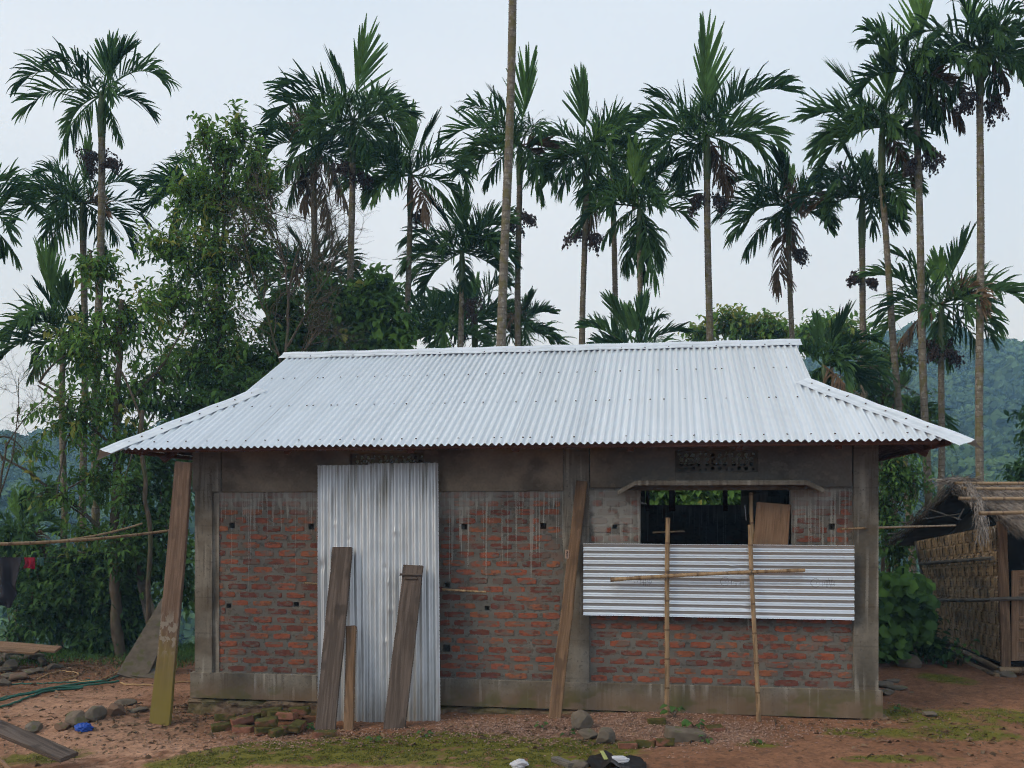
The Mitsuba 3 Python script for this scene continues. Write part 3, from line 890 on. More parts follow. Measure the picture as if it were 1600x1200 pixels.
for s, (ug, vg) in enumerate(GB):
    sg_ = 1 if s == 0 else -1
    zg = EZ + (vg + OV) * TA
    add('hip_rafter', plank(H(ER[s] + sg_ * .22, -.52, EZ - .02).reshape(3), H(ug, vg, zg - .09).reshape(3), .06, .10, np.r_[HV, 0], 5 + s, n=6), 'mat_rafter', house)
    add('rafter', plank(H(ER[s] + sg_ * .10, .25, EZ - .075).reshape(3), H(ug - sg_ * .25, .3, float(roof_z(.3)) - .13).reshape(3), .06, .09, np.r_[HV, 0], 9 + s, n=4), 'mat_rafter', house)
    add('purlin', plank(H(ER[s] + sg_ * .12, -.6, EZ - .02).reshape(3), H(ER[s] + sg_ * .12, 5.6, EZ - .02).reshape(3), .06, .045, np.r_[HU, 0], 15 + s, n=4), 'mat_rafter', house)

for s, ub in ((0, -.02), (1, 7.72)):
    sg_ = 1 if s == 0 else -1
    ue = ER[s] + sg_ * .10; sl = (GB[0][1] + OV) * TA / abs(GB[s][0] - ER[s])
    for k in range(6):
        v0, v1 = -.60 + k * 1.034, -.60 + (k + 1) * 1.034 - .012
        ze, zb = EZ + .10 * sl - .055, EZ + min(abs(ub - ER[s]), .9) * sl - .055
        lim = [max(.14, min(abs(ub - ER[s]), (min(v_, 5 - v_) + OV) / (GB[s][1] + OV) * abs(GB[s][0] - ER[s]) - .16)) for v_ in (v0, v1)]
        ia, ib = ER[s] + sg_ * lim[0], ER[s] + sg_ * lim[1]
        q = np.array([[ue, v0, ze], [ue, v1, ze], [ib, v1, EZ + lim[1] * sl - .075], [ia, v0, EZ + lim[0] * sl - .075]]); q2 = q - [0, 0, .018]
        add('soffit_board', (HX(np.vstack([q, q2])), np.array([[0, 1, 2], [0, 2, 3], [4, 6, 5], [4, 7, 6], [0, 4, 5], [0, 5, 1], [1, 5, 6], [1, 6, 2], [2, 6, 7], [2, 7, 3], [3, 7, 4], [3, 4, 0]])), 'mat_rafter', house)

# ---------------------------------------------------------------- sheets, boards and poles against the house
def corrugated(w, L, lam=.0765, amp=.0160, seed=0, dents=(), nl=60, lip=None):
    s = np.arange(0, w + 1e-6, lam / 10); t = np.linspace(0, L, nl)
    S, Tt = np.meshgrid(s, t, indexing='ij')
    a = amp * np.cos(2 * np.pi * S / lam + .4)
    q = np.stack([S * 1.5, Tt * 1.2, S * 0 + seed], -1)
    n = a + .014 * (meshkit.fbm(q, 3, seed) - .5)
    for ds, dt, rs, rt, h in dents: n = n + h * np.exp(-((S - ds) / rs) ** 2 - ((Tt - dt) / rt) ** 2)
    return S, Tt, n


def place_sheet(S, Tt, n, o, es, et, en):
    v = np.asarray(o) + S[..., None] * es + Tt[..., None] * et + n[..., None] * en
    return v.reshape(-1, 3), grid_faces(*S.shape), np.stack([S, Tt], -1).reshape(-1, 2)


def lean(px0, py0, v0, px1, py1, v1):
    """bottom and top points of a leaning thing, seen at two pixels in two house planes"""
    u, z = WU(px0, py0, v0); a = H(u, v0, z).reshape(3)
    u, z = WU(px1, py1, v1); b = H(u, v1, z).reshape(3)
    return a, b


for (pa, pb, pt, pbot, vv, lab_, sd, dn) in (
        (497, 588, 727, 1131, -.10, 'left hand galvanised corrugated sheet propped upright over the doorway', 2,
         [(.20, 2.22, .03, .02, .012), (.05, 1.75, .03, .05, -.02), (.36, 2.05, .02, .02, -.012), (.1, 2.5, .05, .1, .012), (.45, 1.0, .03, .5, -.014), (.50, .5, .03, .4, -.016)]),
        (577, 688, 724, 1131, -.085, 'right hand galvanised corrugated sheet propped upright over the doorway, overlapping its neighbour', 3,
         [(.30, 2.12, .03, .025, .014), (.18, 1.72, .02, .02, -.012), (.24, 1.25, .03, .03, .012), (.19, .9, .03, .03, .012), (.22, 1.55, .025, .02, .012), (.5, .6, .04, .4, -.012)])):
    a, b = lean(pa, pbot, -.45, pa, pt, vv)
    c, _ = lean(pb, pbot, -.45, pb, pt, vv)
    es = nrm(np.r_[HU, 0]); et = nrm(b - a); en = nrm(np.cross(es, et)); en = -en if en[1] > 0 else en
    S, Tt, n = corrugated(float(np.linalg.norm(c - a)), float(np.linalg.norm(b - a)), seed=sd, dents=dn, nl=140)
    add('corrugated_sheet', place_sheet(S, Tt, n, a, es, et, en), 'mat_sheet', smooth=True, label=lab_, cat='metal sheet', group='corrugated sheets propped over the doorway')
a, b = lean(911, 961, -.085, 911, 849, -.075)
c, _ = lean(1335, 969, -.085, 1335, 860, -.075)
es = nrm(c - a); et = nrm(np.cross(np.cross(es, b - a), es)); en = nrm(np.cross(es, et)); en = -en if en[1] > 0 else en
hw, hl = float(np.linalg.norm(c - a)), float(np.linalg.norm(b - a))
S, Tt, n = corrugated(hl, hw, lam=hl / 11.0, amp=.0105, seed=5, dents=[(.55, 1.6, .02, .03, .012), (.62, 1.5, .02, .02, -.01), (.4, 1.65, .02, .03, .01), (.12, 1.75, .03, .04, .01)], nl=120)
bars = add('corrugated_sheet', place_sheet(S, Tt, n, a, et, es, en), 'mat_sheet_clean', smooth=True, label='long corrugated sheet lying sideways across the lower half of the window', cat='metal sheet')
# three faint stamps, printed on the sheet: an arc, ticks and strokes
def stamp(parent, px, py, full):
    u, z = WU(px, py, -.09); o = H(u, -.1005, z).reshape(3)
    up = et; strokes = []
    def st(pts, w=.0035):
        pts = np.array(pts, float)
        mbs.add(*ribbon(pts, w))
    def ribbon(pts, w):
        d = np.gradient(pts, axis=0); d /= np.linalg.norm(d, axis=1, keepdims=True); nn = np.stack([-d[:, 1], d[:, 0]], 1) * w / 2
        p2 = np.stack([pts + nn, pts - nn], 1).reshape(-1, 2)
        sval = (o - a) @ et + p2[:, 1]
        wv = .0105 * np.cos(2 * np.pi * sval / (hl / 11.0) + .4)
        base = a + ((o - a) @ es + p2[:, :1]) * es + sval[:, None] * et
        tt = np.clip((o - a) @ es + p2[:, 0], 0, hw)
        q = np.stack([sval * 1.5, tt * 1.2, sval * 0 + 5], -1)
        nv = wv + .014 * (meshkit.fbm(q, 3, 5) - .5) + .0012
        return base + nv[:, None] * en, grid_faces(len(pts), 2)
    mbs = MB()
    th = np.linspace(.6, 5.7, 24)
    if full != 2: st(np.stack([-.09 + .045 * np.cos(th), .045 * np.sin(th)], 1))
    for k, (x, h) in enumerate(((-.075, .012), (-.05, .01), (-.02, .035), (.005, .012), (.02, .05), (.035, .05), (.06, .045), (.078, .05), (.10, .028))):
        st(np.stack([np.linspace(x, x + .004 * (k % 3 - 1), 9), np.linspace(-h, h * (.6 + .4 * (k % 2)), 9)], 1))
    st(np.stack([np.linspace(.0, .11, 16), np.full(16, -.012)], 1)); st(np.stack([np.linspace(.01, .09, 16), np.full(16, .030)], 1))
    add('stamp', mbs.get(), 'mat_ink', parent, kind='stuff')
stamp(bars, 1003, 909, 2); stamp(bars, 1146, 909, 1); stamp(bars, 1288, 911, 0)


def board(name, px0, py0, v0, px1, py1, v1, wpx, thick, mat, label, seed, **k):
    p, q = G(px0, py0) - [0, 0, .015], lean(px1, py1, v1, px1, py1, v1)[0]
    w = wpx * (p[1] + q[1]) / 2 / F
    cat = k.pop('cat', 'plank'); grp = k.pop('group', None)
    return add(name, plank(p, q, w, thick, k.pop('side', np.r_[HU, 0]), seed, **k), mat, label=label, cat=cat, group=grp), p, q


# big board leaning at the left corner
p = G(250, 1131); q = P(287, 722, 11.02)
add('leaning_plank', plank(p + [0, 0, -.01], q, .235, .055, [1, -.12, 0], 21, bow=.03, n=40, taper=.80), 'mat_wood_mossy', label='tall broad board with a moss green foot leaning on the left corner of the house', cat='plank')
board('leaning_plank', 866, 1122, -.50, 909, 752, .0, 20, .05, 'mat_wood_brown', 'long narrow brown plank leaning on the wall beside the middle concrete post', 22, bow=.02, n=40, taper=.82)
board('leaning_plank', 508, 1140, -.52, 535, 856, -.29, 33, .035, 'mat_wood_dark', 'wide grey brown plank leaning on the left door sheet', 23, n=40, bow=.012)
lp, p, q = board('leaning_plank', 616, 1138, -.50, 646, 884, -.32, 33, .03, 'mat_wood_dark', 'wide dark plank with a cross batten at its top leaning on the right door sheet', 24, n=40, rough=.006)
d = nrm(q - p); s = np.r_[HU, 0]; nn = nrm(np.cross(d, s)); nn = -nn if nn[1] > 0 else nn
for k, (t, w) in enumerate(((.94, .24), (.915, .13))):
    c = p + (q - p) * t + nn * .03
    add('batten', plank(c - s * w * .55, c + s * w * .5, .022, .02, d, 40 + k, n=6), 'mat_wood_dark', lp)
board('wooden_stake', 545, 1140, -.50, 549, 979, -.44, 15, .06, 'mat_wood_brown', 'short thick wooden stake standing between the two wide planks on the door sheets', 25, cat='stake', n=16)
# metal hinge plate on the middle plank
c = P(886, 866, 10.72)
v, f = cbox(-.022, .022, -.006, .004, -.048, .048, .003); hg = add('hinge_plate', (v + c, f), 'mat_chip', uv=np.full((len(v), 2), .8), label='small pale metal plate fixed to the long narrow brown plank', cat='metal plate')
v, f = cbox(-.006, .006, -.009, -.005, -.035, .035, .002); add('slot', (v + c, f), 'mat_black', hg)
# bamboo poles
def pole(name, p, q, r0, r1, label, cat='bamboo pole', bow=0.0, mat='mat_bamboo', tone=.5, n=40, group=None):
    t = np.linspace(0, 1, n)
    pts = np.asarray(p) + (np.asarray(q) - p) * t[:, None] + np.stack([np.sin(t * 5 + 1) * .006, t * 0, bow * 4 * t * (1 - t)], 1)
    L = np.linalg.norm(np.asarray(q) - p)
    node = np.abs(((t * L / .31) % 1) - .0); rad = (r0 + (r1 - r0) * t) * (1 + .13 * np.exp(-(np.minimum(node, 1 - node) / .06) ** 2))
    return add(name, tube(pts, rad, 10, tone), mat, smooth=False, label=label, cat=cat, group=group)


a1, b1 = lean(1041, 1122, -.10, 1044, 809, -.125); a1 = lean(1041, 1113, -.20, 1041, 1113, -.2)[0]; a1[2] -= .05; pole('bamboo_pole', a1, b1, .026, .024, 'upright bamboo pole with a cut top holding the left part of the window sheet', tone=.5)
a1, b1 = lean(1185, 1121, -.36, 1172, 820, -.125); a1 = lean(1185, 1124, -.24, 1185, 1124, -.2)[0]; a1[2] -= .03; pole('bamboo_pole', a1, b1, .024, .022, 'upright bamboo pole pressed against the right part of the window sheet', tone=.6)
a1, b1 = lean(1176, 862, .06, 1174, 770, .10); pole('bamboo_pole', a1, b1, .022, .020, 'short bamboo pole standing inside the window opening beside the brown board', tone=.55)
a1, b1 = lean(953, 906, -.175, 1258, 891, -.165); pole('bamboo_pole', a1, b1, .022, .018, 'level bamboo pole tied across the two upright poles', tone=.7, bow=.012)
a1, b1 = lean(690, 921, -.02, 760, 925, -.14); pole('bamboo_stick', a1, b1, .013, .011, 'pale bamboo stick poking out of the brick wall right of the door sheets', tone=.75, cat='stick', n=12)
a1, b1 = lean(474, 911, -.12, 502, 913, -.02); pole('bamboo_stick', a1, b1, .012, .012, 'short bamboo stick poking out of the brick wall left of the door sheets', tone=.7, cat='stick', n=8)
a1, b1 = lean(1313, 827, -.10, 1352, 825, -.02); pole('bamboo_stick', a1, b1, .012, .011, 'brown stick end beside the wall hole left of the right corner post', tone=.4, cat='stick', n=8)
pole('bamboo_pole', P(1366, 824.5, 10.9), P(1493, 821, 12.2), .014, .011, 'thin bamboo pole reaching from the right house corner to the hut roof', tone=.5)
a1, b1 = lean(1019, 832, .32, 1070, 830, .34); pole('bamboo_stick', a1, b1, .010, .009, 'thin stick lying across the inside of the window opening', tone=.45, cat='stick', n=8)
# tying string where the poles cross
for k, (px, py) in enumerate(((1042, 902), (1173, 893))):
    c = P(px, py, float(lean(px, py, -.16, px, py, -.16)[0][1]))
    t = np.linspace(0, 4 * np.pi, 40)
    pts = c + np.stack([.031 * np.cos(t), .034 * np.sin(t) * .9, .030 * np.sin(t * .5) * np.sign(np.cos(t))], 1)
    add('tie_string', tube(pts, .003, 4, .4), 'mat_wood_grey', label='string tying the level pole to the ' + ('left' if k == 0 else 'right') + ' upright bamboo pole', cat='string')
# board in the window
pb, qb = lean(1202, 856, .02, 1209, 787, .05)
add('window_board', plank(pb + [0, 0, -.15], qb, .355, .016, np.r_[HU, -.10], 61, n=10), 'mat_ply', label='brown plywood board standing in the right side of the window opening', cat='board')
# wires hanging in the window
for k, (pts) in enumerate(([(1001, 786), (1010, 787), (1010, 815)], [(1164, 790), (1165, 802), (1166, 813)])):
    pp = [H(*[WU(x, y, .22)[0], .22, WU(x, y, .22)[1]]).reshape(3) for x, y in pts]
    add('wire', tube(resample(pp, 12), .005, 5, .5), 'mat_white', label=('left' if k == 0 else 'right') + ' white wire hanging at the edge of the window opening', cat='wire')

# ---------------------------------------------------------------- the bamboo hut on the right
hut = thing('bamboo_hut', 'small woven bamboo hut with a shaggy thatched roof to the right of the brick house', 'hut')
A0, A1 = np.array([6.62, 13.35, .17]), np.array([6.56, 13.35, 2.02])
B0, B1 = np.array([6.96, 16.10, .12]), np.array([6.66, 16.25, 1.72])
RID = np.array([6.72, 14.75, 2.52])


def weave_panel(a0, a1, b0, b1, out, step_v=.040, step_h=.042, seed=0, gable=None):
    """split bamboo woven over and under, between four corners (bottom/top of two sides)"""
    r = np.random.default_rng(seed); mb = MB()
    W_, Hh = np.linalg.norm(b0 - a0), np.linalg.norm(a1 - a0)
    pt = lambda s, t: (a0 * (1 - s)[..., None] + b0 * s[..., None]) * (1 - t)[..., None] + (a1 * (1 - s)[..., None] + b1 * s[..., None]) * t[..., None]
    nv, nh = int(W_ / step_v), int(Hh / step_h)
    over = lambda i, j: np.where((((i // 3) * 2 + j // 2) // 2) % 2 == 0, 1.0, -1.0)
    for i in range(nv):
        s0, s1 = (i + .06) / nv, (i + .94) / nv
        j = np.arange(nh + 1); t = j / nh
        o = over(np.full(nh + 1, i), j) * .010 + r.normal() * .003
        L = pt(np.full_like(t, s0), t) + out * o[:, None]; R_ = pt(np.full_like(t, s1), t) + out * (o + .001)[:, None]
        mb.add(np.stack([L, R_], 1).reshape(-1, 3), grid_faces(nh + 1, 2), np.stack([np.full(2 * nh + 2, np.clip(r.normal(.52, .25), 0, 1)), np.repeat(t * Hh, 2)], -1))
    for j in range(nh):
        t0, t1 = (j + .05) / nh, (j + .93) / nh
        i = np.arange(nv + 1); s = i / nv
        o = -over(i, np.full(nv + 1, j)) * .010 + r.normal() * .003
        Bm = pt(s, np.full_like(s, t0)) + out * o[:, None]; Tp = pt(s, np.full_like(s, t1)) + out * (o + .0008)[:, None]
        mb.add(np.stack([Bm, Tp], 1).reshape(-1, 3), grid_faces(nv + 1, 2), np.stack([np.full(2 * nv + 2, np.clip(r.normal(.48, .25), 0, 1)), np.repeat(s * W_, 2)], -1))
    return mb.get()


add('woven_wall', weave_panel(A0, A1, B0, B1, np.array([-1., -.05, 0]), seed=1), 'mat_weave', hut, kind='stuff')
for dlt, m in ((.03, 'mat_dark'),):
    q = np.array([A0 + [.36, 0, 0], B0 + [.02, 0, 0], [6.98, 16.1, 1.7], [6.98, 14.75, 2.4], [6.98, 13.4, 1.9]]) + [dlt, 0, 0]
    add('wall_backing', (q, np.array([[0, 1, 2], [0, 2, 4], [4, 2, 3]])), m, hut)
DX0, DX1 = 6.76, 7.72
add('front_wall', weave_panel(np.array([DX1 + .06, 13.34, .17]), np.array([DX1 + .06, 13.34, 2.0]), np.array([9.6, 13.34, .17]), np.array([9.6, 13.34, 2.0]), np.array([0, -1., 0]), step_v=.07, step_h=.05, seed=2), 'mat_weave', hut, kind='stuff')
v, f = box(6.98, 9.6, 16.1, 16.14, .1, 1.8); add('rear_wall', (v, f), 'mat_weave', hut, uv=np.full((len(v), 2), .3))
v, f = box(9.56, 9.6, 13.4, 16.1, .1, 1.9); add('side_wall', (v, f), 'mat_weave', hut, uv=np.full((len(v), 2), .3))
v, f = box(6.75, 9.55, 13.45, 16.05, .10, .16); add('floor', (v, f), 'mat_dark', hut)
# corner post, door posts and door
add('post', plank(A0 + [.06, -.02, -.12], A1 + [.06, -.02, .05], .13, .05, [1, 0, 0], 3, n=20), 'mat_wood_brown', hut)
add('post', tube(resample([B0 + [.0, .0, -.2], B1], 12), .03, 8, .5), 'mat_wood_grey', hut)
add('post', plank([DX1 + .03, 13.31, .05], [DX1 + .03, 13.31, 2.0], .06, .05, [1, 0, 0], 4, n=8), 'mat_wood_brown', hut)
door = hut + '__door'
v, f = cbox(DX0, DX1, 13.335, 13.355, .20, 1.40, .004); add('door', (v, f), 'mat_wood_brown', hut, uv=np.stack([v[:, 0], v[:, 2]], 1))
for nm, q in (('stile', (DX0 - .01, DX0 + .09, .19, 1.41)), ('stile', (DX1 - .09, DX1, .19, 1.41)), ('rail', (DX0 + .092, DX1 - .092, .19, .30)), ('rail', (DX0 + .092, DX1 - .092, .62, .70)),
              ('rail', (DX0 + .092, DX1 - .092, 1.10, 1.19)), ('rail', (DX0 + .092, DX1 - .092, 1.31, 1.41)), ('slat', (DX0 + .092, DX1 - .092, .44, .49)), ('slat', (DX0 + .092, DX1 - .092, .75, .79))):
    add(nm, plank([q[0], 13.322, (q[2] + q[3]) / 2], [q[1], 13.322, (q[2] + q[3]) / 2], q[3] - q[2], .024, [0, 0, 1], 7, n=6) if nm != 'stile' else plank([(q[0] + q[1]) / 2, 13.320, q[2]], [(q[0] + q[1]) / 2, 13.320, q[3]], q[1] - q[0], .028, [1, 0, 0], 8, n=6), 'mat_ply', door)
# rails lashed along the woven wall, floor beams
la, lb = A0 * .37 + A1 * .63 + [-.05, -.06, 0], B0 * .30 + B1 * .70 + [-.05, 0, 0]
add('rail', tube(resample([P(1442, 881, 16.1) + [-.05, 0, 0], P(1557, 872, 13.3) + [-.05, 0, 0]], 16), .027, 8, .5), 'mat_wood_grey', hut)
add('rail', tube(resample([P(1452, 935, 16.1) + [-.05, 0, 0], P(1500, 938, 14.6) + [-.08, 0, 0], P(1556, 936.5, 13.27) + [-.06, 0, 0], P(1640, 935, 13.25)], 24), .026, 8, .45), 'mat_wood_grey', hut)
add('floor_beam', tube(resample([P(1448, 1003, 16.3), P(1500, 1017, 14.85), P(1562, 1047, 13.3)], 20), .036, 9, .42), 'mat_bamboo', hut)
add('floor_beam', tube(resample([P(1478, 1022, 15.3), P(1558, 1056, 13.2)], 14), .034, 9, .30), 'mat_bamboo', hut)
add('floor_beam', tube(resample([[6.55, 13.28, .07], [9.6, 13.28, .07]], 12), .045, 9, .35), 'mat_bamboo', hut)
for x, y in ((6.75, 13.45), (6.98, 15.9), (9.5, 13.5), (9.5, 16)): add('stilt', tube(np.array([[x, y, -.3], [x, y, .12]]), .05, 8, .4), 'mat_wood_grey', hut)
# thatch: two slopes of laid straw over a dark underlay
EF = np.array([6.56, 12.78, 1.98]); EB = np.array([6.50, 16.95, 1.74]); RR = np.array([6.56, 14.75, 2.63])
XE = 9.9
for nm, e in (('front', EF), ('back', EB)):
    n_ = 30; xs = np.linspace(6.62, XE, n_); t = np.linspace(0, 1, 12)
    Xg, Tg = np.meshgrid(xs, t, indexing='ij')
    base = RR[None, None] * (1 - Tg[..., None]) + e[None, None] * Tg[..., None]; base[..., 0] = Xg
    nn = .05 * (meshkit.fbm(np.stack([Xg * 4, Tg * 5, Xg * 0], -1), 3, 3) - .5)
    up_ = base + np.array([0, 0, 1.]) * (nn - .01)[..., None]; dn_ = base - [0, 0, .12]
    mb = MB(); f = grid_faces(n_, 12)
    mb.add(up_.reshape(-1, 3), f, np.full((n_ * 12, 2), .25)); mb.add(dn_.reshape(-1, 3), f[:, ::-1], np.full((n_ * 12, 2), .05))
    add('thatch_underlay', mb.get(), 'mat_thatch', hut)


def straw(p, d, L, w, tone, sag=.12):
    n = len(p); d = nrm(d); s = nrm(np.cross(d, rng.normal(size=(n, 3)))) * np.asarray(w)[:, None] / 2; L = np.asarray(L)[:, None]
    m = p + d * L * .5; e = p + d * L - np.array([0, 0, 1.]) * L * sag
    v = np.stack([p - s, p + s, m - s, m + s, e], 1).reshape(-1, 3)
    f = (np.arange(n)[:, None, None] * 5 + np.array([[0, 1, 3], [0, 3, 2], [2, 3, 4]])[None]).reshape(-1, 3)
    return v, f, np.stack([np.repeat(tone, 5), np.zeros(5 * n)], -1)


rng = np.random.default_rng(17)
mb = MB()
for e, n in ((EF, 9000), (EB, 2500)):
    t = rng.random(n) ** .8 * .97; x = rng.uniform(6.56, XE if e is EB else 8.2, n)
    p = RR * (1 - t)[:, None] + e * t[:, None]; p[:, 0] = x; p[:, 2] += rng.random(n) * .05
    d = nrm(e - RR)[None] + np.stack([rng.normal(size=n) * .10 + .03, rng.normal(size=n) * .02, rng.normal(size=n) * .035], -1)
    mb.add(*straw(p, d, rng.uniform(.18, .42, n), rng.uniform(.004, .009, n), np.clip(rng.normal(.55, .25, n), 0, 1)))
# ragged verge on the gable side and the tied plait at the ridge end
n = 1500
t = rng.random(n); e = np.where((rng.random(n) < .55)[:, None], EB[None], EF[None])
p = RR * (1 - t)[:, None] + e * t[:, None]; p[:, 0] += rng.uniform(-.02, .12, n); p[:, 2] += rng.uniform(-.12, .05, n)
d = nrm(e - RR) + np.stack([-np.abs(rng.normal(size=n)) * .10, rng.normal(size=n) * .12, rng.normal(size=n) * .12 - .1], -1)
mb.add(*straw(p, d, rng.uniform(.08, .20, n), rng.uniform(.005, .010, n), np.clip(rng.normal(.16, .14, n), 0, 1)))
n = 700
t = rng.random(n); top = P(1508, 756, 14.55); mid = P(1530, 790, 13.5); low = P(1536, 838, 12.72)
q = np.where((t < .5)[:, None], top + (mid - top) * (t * 2)[:, None], mid + (low - mid) * (t * 2 - 1)[:, None]) + rng.normal(size=(n, 3)) * .035 + [0, 0, .03]
d = np.where((t < .5)[:, None], mid - top, low - mid) + rng.normal(size=(n, 3)) * .12
mb.add(*straw(q, d, rng.uniform(.15, .34, n), rng.uniform(.005, .010, n), np.clip(rng.normal(.7, .2, n), 0, 1)))
n = 500
q = RR + np.stack([rng.uniform(-.1, .35, n), rng.normal(size=n) * .10, rng.uniform(0, .07, n)], -1)
mb.add(*straw(q, rng.normal(size=(n, 3)) * [1, .6, .25] + [0, 0, -.1], rng.uniform(.15, .3, n), rng.uniform(.005, .010, n), np.clip(rng.normal(.6, .2, n), 0, 1)))
add('thatch', mb.get(), 'mat_thatch', hut, kind='stuff')
for (xa, ya, da), (xb, yb, db), rr, tn in (((1492, 755, 14.55), (1700, 754, 14.55), .024, .62), ((1503, 763, 14.30), (1700, 763, 14.28), .024, .5), ((1498, 779, 13.72), (1700, 778, 13.72), .025, .58), ((1530, 802, 12.98), (1700, 797, 13.02), .025, .45)):
    add('batten', tube(resample([P(xa, ya, da), P((xa + xb) / 2, (ya + yb) / 2 + .8, (da + db) / 2), P(xb, yb, db)], 20), rr, 8, tn), 'mat_bamboo' if tn > .4 else 'mat_wood_grey', hut)
for (xa, ya, da), (xb, yb, db), rr in (((1480, 764, 15.0), (1508, 766, 14.6), .024), ((1443, 793, 15.9), (1502, 812, 14.0), .010), ((1436, 812, 16.0), (1500, 803, 14.0), .008), ((1506, 795, 14.2), (1497, 812, 13.9), .010), ((1387, 834, 16.9), (1412, 833, 16.7), .014), ((1409, 816, 16.6), (1420, 817, 16.4), .012)):
    add('lashed_stick', tube(np.array([P(xa, ya, da), P(xb, yb, db)]), rr, 6, .5), 'mat_wood_grey', hut)

# ---------------------------------------------------------------- areca palms
UPV = np.array([0, 0, 1.0])


def frond(C, ang, tilt, L, droop, r, beta=45, tone=.35, llen=.62, start=.16, hang=.5, nl=23, lw=.040, fan=False):
    """feather leaf: arching midrib with two rows of pleated, tapering leaflets"""
    a, dl = math.radians(ang), math.radians(tilt)
    d = np.array([math.sin(a) * math.cos(dl), math.sin(dl), math.cos(a) * math.cos(dl)])
    N = 26; p = [np.array(C, float)]; ds = L / (N - 1); dirs = [d]
    for i in range(N - 1):
        p.append(p[-1] + d * ds)
        d = nrm(d - UPV * droop * ds * (0.25 + 1.5 * (i / N) ** 1.3) / L * 1.5)
        dirs.append(d)
    p, dirs = np.array(p), np.array(dirs)
    mb = MB()
    tt = np.linspace(0, 1, N)
    mb.add(*tube(p, .017 * (1 - .86 * tt) + .002, 5, min(1, tone + .15), caps=False))
    hz = np.array([math.sin(a) * math.cos(dl), math.sin(dl), 0.0])
    side0 = nrm(np.cross(UPV, hz)) if np.linalg.norm(hz) > .25 else nrm(np.array([math.cos(r.random() * .8 - .4), math.sin(r.random() * .8 - .4), 0]))
    K = 5
    ts = np.linspace(.30 if fan else start, .76 if fan else .985, nl) + r.normal(size=nl) * .008
    lop = 1 if r.random() < .5 else -1
    V, UV = [], []
    for t in ts:
        i = min(N - 2, int(t * (N - 1))); fr = t * (N - 1) - i
        c = p[i] * (1 - fr) + p[i + 1] * fr; dd = dirs[i]
        b = nrm(side0 - np.dot(side0, dd) * dd); nn = np.cross(dd, b); nn = nn if nn[2] > 0 or abs(nn[2]) < 1e-3 else -nn
        for s in (-1, 1):
            al = math.radians((np.interp(t, [0, .3, .8, 1], [40, 34, 6, 3]) if fan else np.interp(t, [0, .35, .8, 1], [64, 52, 30, 10])) + r.normal() * (3 if fan else 10))
            be = math.radians(beta + r.normal() * (6 if fan else 20))
            hg = hang * (1 if fan else r.uniform(.3, 2.2) + (1.5 if r.random() < .12 else 0))
            al *= r.uniform(.9, 1.12) * ((.45 if s == lop else 1.15) if fan else 1)
            ld = math.cos(al) * dd + math.sin(al) * (math.cos(be) * s * b + math.sin(be) * nn)
            l = llen * np.interp(t, [0, .3, .65, 1], [.62, 1.0, .95, .62]) * r.uniform(.85, 1.1)
            if r.random() < .06: l *= .5
            if fan: l *= np.interp(t, [.3, .8], [1.0, 1.05])
            w = lw * np.interp(t, [0, .5, .9, 1], [.7, 1, 1.25, 1.5]) * r.uniform(.7, 1.25)
            q = [c]; e = ld.copy()
            for k in range(K):
                q.append(q[-1] + e * l / K); e = nrm(e - UPV * hg * (.08 + .17 * k))
            q = np.array(q)
            wd = nrm(np.cross(ld, nrm(nn * math.cos(be) - s * b * math.sin(be))))
            ww = w * np.array([.5, 1.0, 1.1, .95, .7, .28])
            V.append(np.stack([q - wd * ww[:, None] / 2, q + wd * ww[:, None] / 2], 1).reshape(-1, 3))
            tn = np.clip(tone + r.normal() * .09, 0, 1)
            UV.append(np.stack([np.full(12, tn), np.repeat(np.linspace(0, 1, 6), 2)], -1))
    n = len(V); q0 = grid_faces(6, 2)
    f = (np.arange(n)[:, None, None] * 12 + q0[None]).reshape(-1, 4)
    mb.add(np.vstack(V), f, np.vstack(UV))
    return mb.get()


def fruit_bunch(C, size, r, sidex):
    mb = MB(); ico = trimesh.creation.icosphere(subdivisions=0)
    for k in range(7):
        d = nrm(np.array([sidex * r.uniform(.2, 1.0) + r.normal() * .35, r.normal() * .6, r.uniform(-.5, .5)]))
        L = size * r.uniform(.6, 1.05)
        p = [np.array(C)]
        for i in range(7): p.append(p[-1] + d * L / 7); d = nrm(d - UPV * .16 + r.normal(size=3) * .12)
        mb.add(*tube(p, .010, 4, .4, caps=False))
        for i in range(2, 8):
            for m in range(3):
                e = nrm(r.normal(size=3) + [0, 0, -.8]); l = size * r.uniform(.15, .34)
                pp = np.array([p[i], p[i] + e * l * .5, p[i] + e * l + [0, 0, -.3 * l]])
                mb.add(*tube(pp, .0045, 3, .4, caps=False))
                for s in (.35, .6, .85, 1.0):
                    if r.random() < .5:
                        rr = r.uniform(.011, .021)
                        mb.add(np.array(ico.vertices) * [rr, rr, rr * 1.4] + pp[0] + (pp[2] - pp[0]) * s + r.normal(size=3) * .012, ico.faces)
    return mb.get()


